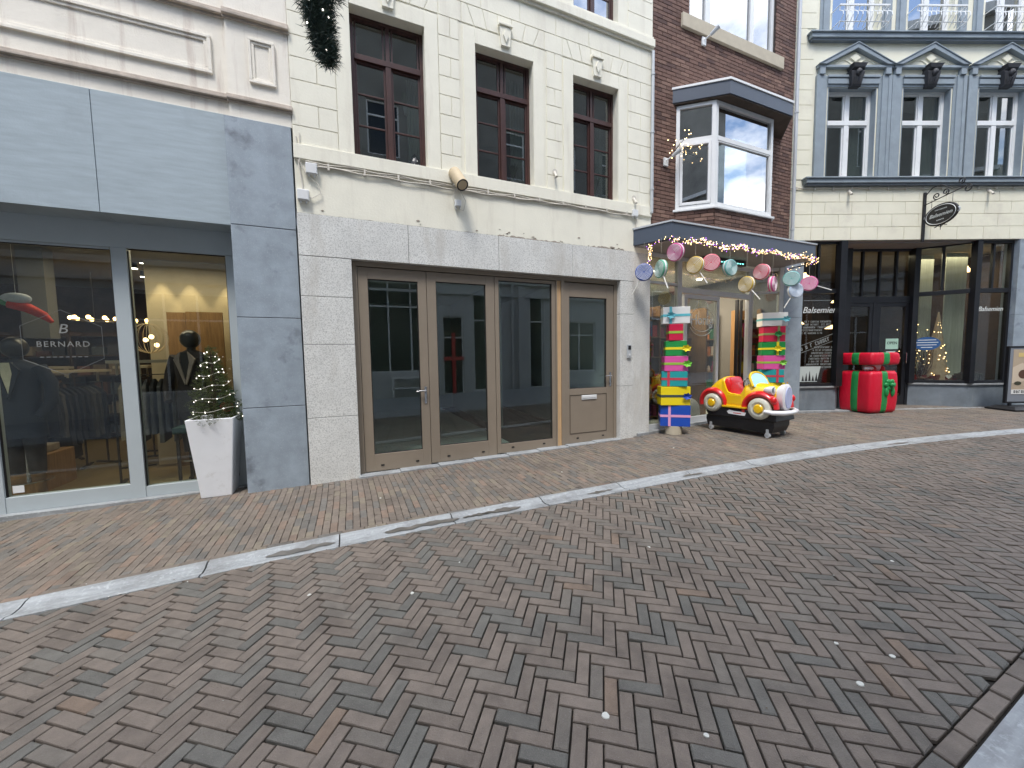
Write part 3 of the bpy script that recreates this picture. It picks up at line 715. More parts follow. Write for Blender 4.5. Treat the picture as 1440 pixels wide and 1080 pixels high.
# beige shopfront
Y0 = .045
m = MB(); 
m.box(.122, 4.483, Y0, Y0 + .12, 2.80, 2.863); m.box(.122, .185, Y0, Y0 + .12, -.1, 2.80); m.box(4.42, 4.483, Y0, Y0 + .12, 0.02, 2.80)
m.box(3.34, 3.40, Y0, Y0 + .12, .0, 2.80); m.box(3.235, 3.262, Y0 + .002, Y0 + .12, .0, 2.80)
fr = m.build('shopfront_frame', 'bronze', mh, bevel=.003)
m = MB(); m.box(3.263, 3.339, Y0 + .018, Y0 + .11, .0, 2.799); m.build('timber_post', 'softwood', mh, bevel=.003)
def leaf(a, b, z0, z1, gx0, gx1, gz0, gz1, name='door'):
    m = MB(); y = Y0 + .014; m.box(a, gx0, y, y + .07, z0, z1); m.box(gx1, b, y, y + .07, z0, z1); m.box(gx0, gx1, y, y + .07, gz1, z1); m.box(gx0, gx1, y, y + .07, z0, gz0)
    o = m.build(name, 'bronze', mh, bevel=.003)
    m = MB(); m.box(gx0, gx1, y + .03, y + .045, gz0, gz1); m.build('pane', 'glass_vacant', o)
    m = MB(); s = .010
    m.box(gx0, gx0 + s, y + .016, y + .0295, gz0, gz1); m.box(gx1 - s, gx1, y + .016, y + .0295, gz0, gz1); m.box(gx0 + s, gx1 - s, y + .016, y + .0295, gz1 - s, gz1); m.box(gx0 + s, gx1 - s, y + .016, y + .0295, gz0, gz0 + s)
    m.build('seal', 'seal', o)
    m = MB()
    for q in (.25, .78):
        xx = a + (b - a) * q; m.box(xx - .022, xx + .022, y - .006, y - .001, z0 + .07, z0 + .09)
    m.build('drain_cap', 'seal', o)
    return o, y
def lever(o, x, z, y, s):
    m = MB(); m.box(x - .016, x + .016, y - .010, y - .001, z - .13, z + .12); m.cyl((x, y - .01, z + .06), (x, y - .055, z + .06), .010, 8); m.tube([(x, y - .055, z + .06), (x + s * .07, y - .058, z + .062), (x + s * .135, y - .05, z + .055)], .0105, 8)
    m.cyl((x, y - .01, z - .075), (x, y - .022, z - .075), .014, 10); m.build('handle', 'chrome', o, bevel=.002)
d1, y = leaf(.190, 1.105, -.025, 2.79, .315, .985, .215, 2.64); lever(d1, 1.05, 1.02, y, -1)
d2, y = leaf(1.112, 2.15, -.005, 2.79, 1.245, 2.01, .24, 2.66)
d3, y = leaf(2.158, 3.232, .015, 2.79, 2.225, 3.165, .16, 2.74, 'fixed_window')
d4, y = leaf(3.405, 4.415, .04, 2.78, 3.50, 4.27, .985, 2.55); lever(d4, 4.345, 1.13, y, -1)
m = MB(); frame(m, 3.50, 4.27, .20, .88, y - .004, y - .001, .012); m.build('panel_moulding', 'bronze_dark', d4)
m = MB(); m.box(3.74, 4.05, y - .014, y - .001, .79, .865); m.box(3.75, 4.04, y - .020, y - .0145, .815, .858); m.build('letterbox', 'plastic_white', d4, bevel=.003)
m = MB()
for k in range(8): xa = .10 + k * .55; m.box(xa, min(xa + .545, 4.5), -.10, .06, -.2, gz(xa + .27) + .018 + (.03 if k < 0 else 0))
m.build('threshold', 'bluestone_pale', mh, bevel=.003)
# empty room behind
m = MB(); m.box(-.45, 5.0, .2, 6.5, -.1, -.06 + .03); m.build('room_floor', 'room_floor', mh)
m = MB(); m.box(-.5, -.45, .2, 6.5, -.1, 3.3); m.box(4.5, 4.55, .2, 6.5, -.1, 3.3); m.box(-.5, 4.5, 6.5, 6.55, -.1, 3.3); m.box(-.5, 4.5, .2, 6.5, 3.2, 3.3); m.box(3.1, 3.2, 2.4, 6.5, -.03, 3.2); m.build('room_partition', 'room_white', mh)
t = thing('polka_dot_cosy', 'black polka dot pointed cosy on the sill of the leftmost brown window', 'ornament', (1.03, WY + .225, 4.262))
m = MB(); m.lathe([(.085, 0), (.09, .05), (.075, .12), (.03, .18), (.004, .22)], (0, 0, 0), 14); m.build('body', 'black_paint', t, smooth=True)
m = MB()
for k in range(9):
    for r_, z_ in ((.091, .03), (.086, .085), (.058, .14)):
        a = 2 * math.pi * k / 9 + z_ * 9; m.sph((r_ * math.cos(a), r_ * math.sin(a), z_), .008, n=6, m=4)
m.build('dots', 'plastic_white', t)
def potplant(x, y, z, label, h, drop, n=34):
    t = thing('pot_plant', label, 'plant', (x, y, z)); m = MB(); m.lathe([(.035, 0), (.05, .10), (.04, .10)], n=12); m.build('pot', 'plastic_white', t)
    m = MB()
    for k in range(n):
        a = k * 2.4; L = random.uniform(.7, 1.) * h; r = .28 * L + .02; mid = Vector((r * math.cos(a) * .6, min(.04, r * math.sin(a) * .4), .1 + L * .7)); e = Vector((r * math.cos(a), min(.05, r * math.sin(a) * .5), .1 + L * drop))
        s = Vector((-math.sin(a), math.cos(a), 0)) * .014; m.col(jit((.10, .17, .05), .4)).add([(0, 0, .1), tuple(mid - s), tuple(e), tuple(mid + s)], [(0, 1, 2, 3)])
    m.build('leaves', 'needles', t)
potplant(.96, WY + .36, 5.08, 'bright green trailing plant hanging behind the leftmost brown window', .28, -.1)
potplant(2.58, WY + .235, 4.262, 'leafy plant in a white pot on the sill of the middle brown window', .3, .9)
potplant(4.15, WY + .235, 4.262, 'green leafy plant behind the rightmost brown window', .35, 1.)
# wall fixtures
def jbox(x, z, label, s=.13, y=WY - .001):
    t = thing('junction_box', label, 'junction box', (x, y, z), 0, 'junction boxes on the cream facades'); m = MB(); m.box(-s / 2, s / 2, -.06, 0, -s / 2, s / 2); m.build('box', 'plastic_white', t, bevel=.006)
    m = MB(); m.box(-s / 2 + .008, s / 2 - .008, -.066, -.0605, -s / 2 + .008, s / 2 - .008); m.build('cover', 'plastic_white', t, bevel=.003)
    m = MB(); 
    for q in (-.03, .03): m.cyl((q, -.03, -s / 2), (q, -.03, -s / 2 - .03), .01, 8)
    m.build('gland', 'plastic_white', t)
jbox(-.295, 3.93, 'grey white junction box just under the sill band at the left end'); jbox(-.40, 3.60, 'lower white junction box against the blue stone pilaster'); jbox(1.58, 3.77, 'small pale box hanging under the tan cylinder lamp', .09); jbox(4.80, 4.05, 'pale box at the right end of the cream facade', .12)
t = thing('wall_cable', 'bundle of pale painted cables clipped along the cream facade under the windows', 'cable', (0, WY, 0))
for q, (dz, ph, am) in enumerate(((0, 0, .006), (.022, 2, .009), (-.018, 4, .008))):
    m = MB(); m.tube([(-.36 + 5.15 * k / 160, -.02 - .004 * q, 3.985 + .03 * (k / 160) + dz + am * math.sin(k * .35 + ph) + .012 * math.sin(k * .05 + q)) for k in range(161)], .0085, 5); m.build('cable', 'cable_white', t)
m = MB()
for k in range(12): x = -.1 + k * .43; m.cut(); m.box(x - .012, x + .012, -.036, -.001, 3.95 + .006 * k, 4.03 + .003 * k)
m.build('clip', 'cable_white', t)
m = MB(); m.tube([(-.41, -.02, 4.35), (-.42, -.03, 4.0), (-.36, -.03, 3.86), (-.23, -.03, 3.76), (-.2, -.03, 3.65), (-.30, -.03, 3.58), (-.34, -.03, 3.58)], .006, 5); m.cut(); m.tube([(-.45, -.02, 4.3), (-.43, -.02, 3.95), (-.40, -.02, 3.68)], .009, 5); m.cut(); m.tube([(4.85, -.02, 4.0), (4.86, -.02, 3.5)], .009, 5); m.cut(); m.tube([(1.56, -.03, 3.96), (1.50, -.04, 3.85), (1.56, -.04, 3.70), (1.66, -.04, 3.68), (1.70, -.04, 3.82), (1.62, -.03, 3.96)], .005, 5)
m.build('loose_cable', 'cable_white', t)
t = thing('cylinder_lamp', 'tan tube shaped wall lamp tilted down between the left and middle brown windows', 'wall lamp', (1.56, WY - .16, 4.06), rot=(R(-42), 0, R(14)))
m = MB(); m.lathe([(.085, -.165), (.088, .165), (.07, .175), (.001, .178)], n=24); m.build('housing', 'tan_metal', t, smooth=True)
m = MB(); m.lathe([(.001, -.15), (.075, -.152), (.084, -.166), (.084, -.168), (.001, -.155)], n=24); m.build('opening', 'black_paint', t)
m = MB(); m.cyl((0, .07, .0), (0, .16, .10), .018); m.build('bracket', 'cable_white', t)
t = thing('door_intercom', 'small grey door intercom with a round button on the stone pier by the entrance', 'intercom', (4.67, WY - .046, 1.62))
m = MB(); m.box(-.045, .045, -.03, 0, -.12, .12); m.build('case', 'zinc', t, bevel=.006)
m = MB(); m.box(-.03, .03, -.034, -.0305, .03, .10); m.build('screen', 'seal', t)
m = MB(); m.cyl((0, -.031, -.06), (0, -.037, -.06), .02, 12); m.build('button', 'plastic_white', t)
def stub(x, z, label, y=WY): 
    t = thing('wall_socket_arm', label, 'bracket', (x, y, z), 0, 'small socket arms on the facades'); m = MB(); m.cyl((0, 0, 0), (-.02, -.10, -.12), .02, 8); m.build('arm', 'cable_white', t)
    m = MB(); m.cyl((0, 0, 0), (0, -.015, 0), .045, 10); m.build('plate', 'cable_white', t)
stub(3.20, 4.50, 'short pale socket arm between the middle and rightmost brown windows'); stub(4.80, 4.32, 'round pale socket beside the rightmost brown window')
# garland hanging from above
t = thing('pine_garland', 'dark green pine garland with small lights hanging in from the top edge', 'garland', (0, 0, 0))
m = MB(); axis = [Vector((-.02, 3.55, 3.93)), Vector((-.07, 3.6, 4.15)), Vector((-.10, 3.62, 4.35)), Vector((-.05, 3.6, 4.6)), Vector((.35, 3.6, 5.0))]
rad = [.05, .11, .125, .20, .19]
for k in range(1500):
    u = random.random() * 3.999; i = int(u); f = u - i; p = axis[i].lerp(axis[i + 1], f); r = rad[i] * (1 - f) + rad[i + 1] * f
    d = Vector((random.gauss(0, 1), random.gauss(0, 1), random.gauss(0, .8) - .3)).normalized()
    needle_tuft(m, p + d * r * random.uniform(.2, .85), d, 9, .055, .0028, [(.015, .035, .022), (.01, .022, .014), (.025, .05, .03), (.02, .05, .045)])
m.build('needles', 'needles', t)
m = MB(); m.tube([tuple(a) for a in axis], .008, 6); m.build('wire', 'black_iron', t)
for k in range(11):
    u = random.random() * 3.9; i = int(u); p = axis[i].lerp(axis[i + 1], u - i); a = random.uniform(0, 6.3); r = rad[i] * .95
    m = MB(); m.sph((p.x + r * math.cos(a), p.y - abs(r * math.sin(a)), p.z), .007, n=6, m=4); m.build('bulb', 'bulb_white', t)
# ================================================================= BRICK HOUSE with toy shop
bh = thing('brick_house', 'dark red brick house with a bay window above the sweet and toy shop', 'building', (0, WY, 0))
BX0, BX1 = 5.205, 9.15
bholes = [(6.06, 8.5, 7.74, 9.3), (5.85, 8.2, 4.3, 6.05)]
w = MB(); wall(w, BX0, BX1, 3.5, 9.8, bholes, .012, .25); w.build('wall', 'mortar', bh)
def bcol():
    r = random.random(); return jit((.10, .055, .045), .15) if r < .12 else (jit((.20, .118, .088), .12) if r < .35 else jit((.148, .082, .062), .15))
def brick_face(mb, x0, x1, z0, z1, y, holes=(), T=None):
    H = .0685; k = 0; z = z0
    while z < z1 - .02:
        x = x0 - (.11 if k % 2 else 0)
        while x < x1:
            a, b = max(x + .005, x0), min(x + .215, x1); segs = [(a, b)]
            for h in holes:
                if z + H > h[2] + .01 and z < h[3] - .01:
                    ns = []
                    for s in segs:
                        if s[1] <= h[0] or s[0] >= h[1]: ns.append(s)
                        else:
                            if s[0] < h[0]: ns.append((s[0], h[0]))
                            if s[1] > h[1]: ns.append((h[1], s[1]))
                    segs = ns
            for s in segs:
                if s[1] - s[0] > .02:
                    d = random.uniform(0, .004); mb.col(bcol())
                    q = [(s[0], z + .006), (s[1], z + .006), (s[1], min(z + H - .006, z1)), (s[0], min(z + H - .006, z1))]
                    fr_ = [(p[0], y - .012 - d, p[1]) for p in q]; bk = [(p[0], y + .004, p[1]) for p in q]
                    mb.add(fr_ + bk, [(0, 1, 2, 3), (0, 4, 5, 1), (1, 5, 6, 2), (2, 6, 7, 3), (3, 7, 4, 0)])
            x += .22
        z += H; k += 1
m = MB(); brick_face(m, BX0, BX1, 3.8, 9.7, .012, [(6.06, 8.5, 7.5, 9.3), (5.78, 8.35, 3.5, 6.2)])
bay = [(5.78, .0), (6.30, -.42), (7.88, -.42), (8.30, .0)]
for (p, q) in ((bay[0], bay[1]), (bay[1], bay[2]), (bay[2], bay[3])):
    d = Vector((q[0] - p[0], q[1] - p[1], 0)); L = d.length; d.normalize()
    m.M = Matrix(((d.x, -d.y, 0, p[0]), (d.y, d.x, 0, p[1]), (0, 0, 1, 0), (0, 0, 0, 1)))
    brick_face(m, 0, L, 3.79, 4.20, 0)
m.M = Matrix.Identity(4); m.build('brickwork', 'house_brick', bh)
m = MB(); m.prism([(5.79, .01), (6.31, -.405), (7.87, -.405), (8.29, .01)], 3.79, 4.20, 'z'); m.build('bay_apron', 'mortar', bh)
m = MB(); m.box(5.86, 8.72, -.05, .10, 7.50, 7.735); m.build('window_sill', 'sandstone', bh, bevel=.006)
m = MB(); frame(m, 6.061, 8.499, 7.741, 9.299, .05, .14, .08, vs=((6.53, 6.66), (7.78, 7.89))); f = m.build('window', 'white_paint', bh, bevel=.004)
m = MB(); m.box(6.14, 8.42, .09, .10, 7.82, 9.22); m.build('pane', 'glass_bright', f)
m = MB(); m.box(5.3, 9.1, 2.0, 2.05, 4, 9.7); m.box(5.3, 9.1, .27, 2.0, 3.95, 4.0); m.box(5.3, 9.1, .27, 2., 6.9, 7.0); m.box(5.3, 9.1, .27, 2., 9.6, 9.65); m.build('room_wall', 'room_dark', bh)
# bay window
def seg_matrix(p, q):
    d = Vector((q[0] - p[0], q[1] - p[1], 0)); L = d.length; d.normalize()
    return Matrix(((d.x, -d.y, 0, p[0]), (d.y, d.x, 0, p[1]), (0, 0, 1, 0), (0, 0, 0, 1))), L
bw = None; m = MB(); gl = MB()
for n_, (p, q) in enumerate(((bay[0], bay[1]), (bay[1], bay[2]), (bay[2], bay[3]))):
    m.M, L = seg_matrix(p, q); gl.M = m.M
    frame(m, 0, L, 4.24, 6.10, .0, .08, .065, hs=((5.42, 5.50),)); 
    if n_ != 1: frame(m, .07, L - .07, 4.31, 5.415, -.012, .05, .05)
    else: frame(m, .07, L - .07, 4.31, 5.415, .01, .05, .02)
    gl.box(.06, L - .06, .04, .05, 4.30, 6.04)
m.M = Matrix.Identity(4); m.prism([(5.72, .0), (6.27, -.47), (7.91, -.47), (8.36, .0)], 4.202, 4.238, 'z'); 
bw = m.build('bay_window', 'white_paint', bh, bevel=.003); gl.build('pane', 'glass_bright', bw)
m = MB(); rp = [(5.68, .0), (6.42, -.60), (8.16, -.60), (8.80, .0)]
m.prism([(a, b) for a, b in rp], 6.13, 6.36, 'z'); r_ = m.build('bay_roof', 'slate_fascia', bw, bevel=.004)
m = MB(); m.prism([(5.66, .0), (6.41, -.615), (8.17, -.615), (8.83, .0)], 6.362, 6.40, 'z'); m.build('edge_trim', 'white_paint', r_)
m = MB(); m.prism([(5.70, -.002), (6.43, -.585), (8.15, -.585), (8.78, -.002)], 6.11, 6.128, 'z'); m.build('wood_soffit', 'wood_soffit', r_)
# canopy
cp = [(4.80, .0), (5.11, -.587), (9.08, -.587), (9.14, .0)]
m = MB(); m.prism(cp, 3.50, 3.77, 'z'); cn = m.build('canopy', 'slate_fascia', bh, bevel=.004)
m = MB(); m.prism([(4.78, .0), (5.10, -.605), (9.10, -.605), (9.16, .0)], 3.772, 3.80, 'z'); m.build('metal_edge', 'zinc', cn)
m = MB(); m.prism([(4.83, .6), (4.83, .0), (5.13, -.565), (9.06, -.565), (9.12, .0), (9.2, .6)], 3.475, 3.498, 'z'); m.build('soffit', 'soffit', cn)
m = MB(); m.box(6.55, 7.75, -.02, .10, 3.36, 3.465); ac = m.build('air_curtain', 'black_paint', bh, bevel=.004)
m = MB()
for k in range(14): m.box(6.62 + k * .078, 6.655 + k * .078, -.024, -.0205, 3.39, 3.405)
m.build('led_strip', 'led_teal', ac)
# shop front in two planes: left panel and door, then a panel turned back to the wall
A = (5.0, .083); D_ = (8.60, .45); E_ = (9.17, .09)
M1, L1 = seg_matrix(A, D_); M2, L2 = seg_matrix(D_, E_)
m = MB(M1)
m.box(-.10, .13, -.02, .10, -.02, 3.47); m.box(1.10, 1.22, .0, .09, .0, 3.47); m.box(3.55, L1, 0, .09, .05, 3.47)
m.box(.13, 1.10, 0, .09, 3.40, 3.47); m.box(1.22, 3.55, 0, .09, 3.40, 3.47); m.box(.13, 1.10, 0, .09, .0, .20); m.box(.13, 1.10, .01, .08, 2.90, 2.95); m.box(1.22, 3.55, 0, .09, 2.78, 2.89)
m.M = M2; m.box(.0, .05, 0, .09, .05, 3.47); m.box(L2 - .09, L2, -.02, .09, .05, 3.47); m.box(.05, L2 - .09, 0, .09, .05, .25); m.box(.05, L2 - .09, .01, .08, 2.90, 2.95); m.box(.05, L2 - .09, .0, .09, 3.40, 3.47)
m.build('shopfront_frame', 'grey_white', bh, bevel=.003)
m = MB(M1); m.box(.13, 1.10, .035, .045, .20, 3.40); m.cut(); m.box(1.22, 3.55, .035, .045, 2.89, 3.40); m.M = M2; m.cut(); m.box(.05, L2 - .09, .035, .045, .25, 3.40); m.build('pane', 'glass_toy', bh)
m = MB(M1); frame(m, 1.28, 2.42, .12, 2.76, -.02, .05, .085, wb=.13); frame(m, 2.43, 2.49, .12, 2.77, .06, .10, .03); dl = m.build('door', 'grey_white', bh, bevel=.003)
m = MB(M1); m.box(1.365, 2.335, .01, .02, .25, 2.675); m.build('pane', 'glass_toy', dl)
m = MB(M1); m.box(3.28, 3.33, .10, .16, .12, 2.77); m.box(3.42, 3.46, .09, .14, .12, 2.77); m.build('sliding_door_edge', 'black_paint', bh)
m = MB(M1); m.box(-.1, L1, -.12, .1, -.2, gz(6.8) + .01); m.box(1.22, 3.55, -.1, .1, gz(6.8) + .012, gz(6.8) + .045); m.build('threshold', 'bluestone_pale', bh, bevel=.004)
m = MB(); m.box(4.84, 9.3, .2, 5.5, .0, .11); m.build('shop_floor', 'room_floor', bh)
m = MB(); m.box(4.84, 9.3, .3, 5.5, 3.47, 3.52); m.build('ceiling', 'room_white', bh)
m = MB(); m.box(4.80, 4.84, .2, 5.5, 0, 3.5); m.box(9.3, 9.34, .3, 5.5, 0, 3.5); m.box(4.84, 9.3, 5.5, 5.55, 0, 3.5); m.build('shop_wall', 'room_grey', bh)
m = MB(); m.box(7.55, 7.59, .75, 1.5, .1, 2.6); m.build('picture_panel', 'shop_wood', bh)
m = MB()
for a, b in ((5.5, 1.6), (6.6, 1.3), (7.2, 2.6), (8.4, 1.7), (6.0, 3.4)): m.cyl((a, b, 3.44), (a, b, 3.465), .06, 10)
m.build('ceiling_spots', 'spot_white', bh)
# door vinyl and window letters
MV = M1 @ front(1.86, .004, 2.25); text('Honig', .30, 'letter_white', bh, MV)
m = MB(M1); m.tube([(1.86 + .38 * math.cos(R(a)), .004, 2.27 + .25 * math.sin(R(a))) for a in range(0, 360, 12)], .007, 4, closed=True)
m.tube([(1.86 + .38 * math.cos(R(a)), .004, 2.18 + .25 * math.sin(R(a))) for a in range(200, 341, 12)], .006, 4); m.build('oval_mark', 'letter_white', bh)
m = MB(M1)
for k in range(5): m.box(.16, .33, .028, .031, .93 + k * .135, 1.055 + k * .135)
m.M = M1; m.cyl((.26, .025, 2.10), (.26, .031, 2.10), .09, 18); m.build('letter_tile', 'letter_black', bh)
for k, ch in enumerate('SIOEL'): text(ch, .12, 'letter_white', bh, M1 @ Matrix.Translation((.245, .026, .99 + k * .135)) @ Matrix.Rotation(R(90), 4, 'X') @ Matrix.Rotation(R(90), 4, 'Z'))
m = MB(M1); m.tube([(.20, .024, 2.10), (.24, .024, 2.13), (.29, .024, 2.08), (.32, .024, 2.11)], .008, 4); m.build('wave_mark', 'letter_white', bh)
# shelves of toys
def shelf(x, y, rz, wd, label, n=5, hot=False):
    t = thing('toy_shelf', label, 'shelf', (x, y, .115), rz, 'shelves of toys in the sweet and toy shop')
    m = MB(); m.box(-wd / 2, -wd / 2 + .03, 0, .35, 0, 2.5); m.box(wd / 2 - .03, wd / 2, 0, .35, 0, 2.5); m.box(-wd / 2 + .03, wd / 2 - .03, .33, .35, 0, 2.5)
    for k in range(n + 1): m.box(-wd / 2 + .03, wd / 2 - .03, .0, .33, .05 + k * .44, .075 + k * .44)
    m.build('rack', 'shop_wood', t)
    for k in range(n):
        m = MB(); xx = -wd / 2 + .05
        while xx < wd / 2 - .12:
            w_ = random.uniform(.06, .16); h = random.uniform(.12, .36)
            c = random.choice([(.5, .03, .03), (.45, .15, .04), (.6, .5, .42), (.06, .2, .1), (.35, .05, .12), (.5, .38, .05), (.05, .12, .35), (.25, .12, .06), (.45, .4, .35)])
            m.col(jit(c, .3)); d = random.uniform(.1, .25)
            if random.random() < .4: m.lathe([(w_ * .42, 0), (w_ * .5, h * .3), (w_ * .3, h * .6), (w_ * .36, h * .8), (.001, h * .95)], (xx + w_ / 2, .14, .076 + k * .44), 8)
            else: m.box(xx, xx + w_ - .01, .03, .03 + d, .076 + k * .44, .076 + k * .44 + h)
            xx += w_ + .005
        m.build('toys', 'painted', t)
shelf(5.75, WY + .95, 0, 1.3, 'toy shelf behind the left window of the sweet shop'); shelf(7.0, WY + 1.15, 0, 1.4, 'toy shelf seen through the glass door of the sweet shop'); shelf(8.6, WY + 2.2, R(-35), 1.5, 'toy shelf seen through the open doorway of the sweet shop'); shelf(9.0, WY + .75, R(-30), .55, 'toy shelf behind the right window of the sweet shop')
t = thing('heart_wreath', 'round green wreath with red baubles behind the left sweet shop window', 'wreath', (5.62, WY + .65, 1.75))
m = MB()
for k in range(500):
    a = random.uniform(0, 2 * math.pi); b = random.uniform(0, 2 * math.pi); d = Vector((math.cos(a) * math.cos(b), math.sin(b), math.sin(a) * math.cos(b)))
    needle_tuft(m, Vector((.2 * math.cos(a), 0, .2 * math.sin(a))) + d * .03, d, 3, .05, .004, [(.04, .1, .03), (.07, .14, .04)])
m.build('greenery', 'needles', t)
for k in range(7):
    a = 2 * math.pi * k / 7; m = MB().col((.5, .02, .02)); m.sph((.2 * math.cos(a), -.05, .2 * math.sin(a)), .035, n=10, m=7); m.build('bauble', 'gloss', t, smooth=True)
t = thing('red_parcel', 'red wrapped box stacked in the left sweet shop window above the black letter tiles', 'box', (5.32, WY + .32, 1.62))
m = MB().col((.55, .02, .03)); m.box(-.12, .12, -.08, .08, 0, .42); m.build('box', 'painted', t, bevel=.01); m = MB().col((.7, .45, .4)); m.box(-.125, .125, -.085, .085, .19, .23); m.build('ribbon', 'painted', t)
# white sacks at the foot of the glass door
for q, (x, s, lab) in enumerate(((6.55, .2, 'left white snow heap at the foot of the glass door'), (7.0, .26, 'larger white snow heap at the foot of the glass door'))):
    t = thing('cotton_snow', lab, 'decoration', (x, WY + .75, .115)); m = MB().col((.6, .62, .6)); m.sph((0, 0, s * .8), s, (1.2, .8, 1.)); m.sph((s * .6, .02, s * .5), s * .7); m.build('heap', 'cloth', t, smooth=True)
# drain pipes, small lamps on the brick
for x, z0, z1, y, lab, r in ((5.175, 4.1, 6.86, -.045, 'pale drainpipe between the cream house and the brick house', .028), (9.20, 3.85, 9.6, -.04, 'white drainpipe between the brick house and the blue windowed house', .035)):
    t = thing('drainpipe', lab, 'drainpipe', (x, WY + y, z0)); m = MB(); m.cyl((0, 0, 0), (0, 0, z1 - z0), r, 10); m.build('pipe', 'zinc', t, smooth=True)
    m = MB(); 
    for k in range(3): zz = .4 + k * (z1 - z0 - .8) / 2; m.cyl((0, 0, zz), (0, 0, zz + .03), r + .008, 10)
    m.build('bracket', 'zinc', t)
def wlamp(x, z, lab, star=False):
    t = thing('wall_spotlight', lab, 'spotlight', (x, WY - .004, z), 0, 'small white spotlights on the brick wall')
    m = MB(); m.box(-.05, .05, -.03, 0, -.09, .05); m.cyl((0, -.03, 0), (.07, -.15, .06), .012, 6); m.build('base', 'plastic_white', t, bevel=.004)
    m = MB(); m.cyl((.05, -.12, .04), (.12, -.24, .12), .03, 10, .04); m.build('head', 'zinc', t)
wlamp(5.52, 5.08, 'small white spotlight on the brick left of the bay window'); wlamp(6.42, 7.42, 'small white spotlight on the brick under the upper sill')
t = thing('sparkle_lights', 'spray of tiny warm lights on bent wires left of the bay window', 'lights', (5.60, WY - .15, 5.2))
m = MB(); bs = []
for k in range(26):
    e = (random.uniform(-.2, .55), random.uniform(-.2, .05), random.uniform(-.15, .32)); m.tube([(0, 0, 0), (e[0] * .5, e[1] * .5, e[2] * .5 + .03), e], .002, 4); bs.append(e)
m.build('wires', 'black_iron', t)
for e in bs:
    m = MB(); m.sph(e, .009, n=6, m=4); m.build('bulb', 'bulb_warm', t)
# fairy light garland along the canopy edge
t = thing('fairy_light_garland', 'dense string of tiny coloured lights along the lower edge of the canopy', 'lights', (0, WY, 0))
path = [Vector((4.92, -.22, 3.46)), Vector((5.10, -.60, 3.49))] + [Vector((5.1 + 3.98 * k / 20, -.61, 3.485 - .03 * math.sin(k * 1.3))) for k in range(1, 21)] + [Vector((9.10, -.50, 3.42)), Vector((9.0, -.1, 3.38))]
m = MB(); 
for ph in (0, 2.1, 4.2): m.tube([tuple(p + Vector((0, .02 * math.sin(k * 2.3 + ph), .02 * math.cos(k * 2.3 + ph)))) for k, p in enumerate(path)], .006, 4)
m.tube([(4.93, -.25, 3.44), (4.95, -.25, 3.25), (4.93, -.25, 3.05)], .008, 4); m.build('wire', 'black_iron', t)
mm = [MB(), MB()]
for k in range(620):
    u = random.random() * (len(path) - 1.001)
    if random.random() < .9: i = int(u); p = path[i].lerp(path[i + 1], u - i)
    else: p = Vector((4.94, -.25, random.uniform(3.0, 3.45)))
    p = p + Vector((random.gauss(0, .02), random.gauss(0, .02), random.gauss(0, .026)))
    mm[0 if random.random() < .78 else 1].lathe([(.0005, -.007), (.007, 0), (.0005, .007)], tuple(p), 5)
prop(mm[0].build('warm_bulbs', 'bulb_warm', t), kind='stuff'); prop(mm[1].build('violet_bulbs', 'bulb_multi', t), kind='stuff')
# lollipops
def lolli(x, y, z, rz, rx, c, stick, label, r=.148):
    rz = rz - math.degrees(math.atan2(x, y))
    t = thing('giant_lollipop', label, 'lollipop', (x, y, z), rot=(R(rx), 0, R(rz)), group='giant paper lollipops hung from the canopy')
    m = MB().col(c); cw = tuple(.55 + .4 * v for v in c); m.lathe([(r * .90, -.04), (r, -.03), (r, .03), (r * .90, .04)], n=28, ax='y'); m.col((.82, .82, .80))
    for q in range(6):
        r0 = r * (.13 + q * .14); m.col((.78, .78, .76)); n = 28
        for s in (-1, 1):
            vs = []
            for rr, yy in ((r0, .0405), (r0 + r * .028, .0440), (r0 + r * .050, .0405)):
                vs.append([(rr * (1 + .05 * math.sin(4 * 2 * math.pi * k / n)) * math.cos(2 * math.pi * k / n), s * yy, rr * (1 + .05 * math.sin(4 * 2 * math.pi * k / n)) * math.sin(2 * math.pi * k / n)) for k in range(n)])
            m.ring(vs, cap=False)
    m.col((.8, .8, .78)); m.lathe([(r * 1.003, -.012), (r * 1.006, 0), (r * 1.003, .012)], n=28, ax='y')
    m.build('disc', 'painted', t)
    if stick:
        m = MB().col((.75, .74, .68)); a = R(stick); m.cyl((r * .95 * math.sin(a), 0, -r * .95 * math.cos(a)), ((r + .26) * math.sin(a), 0, -(r + .26) * math.cos(a)), .009, 6); m.build('stick', 'painted', t)
    m = MB(); m.cyl((0, 0, r), (0, 0, r + max(.05, 3.49 - z - r)), .0015, 4); m.build('thread', 'cable_white', t)
PINK, BLUE, GREEN, YEL, CORAL, TEAL = (.66, .10, .30), (.05, .10, .36), (.14, .42, .28), (.62, .43, .07), (.68, .11, .16), (.15, .44, .42)
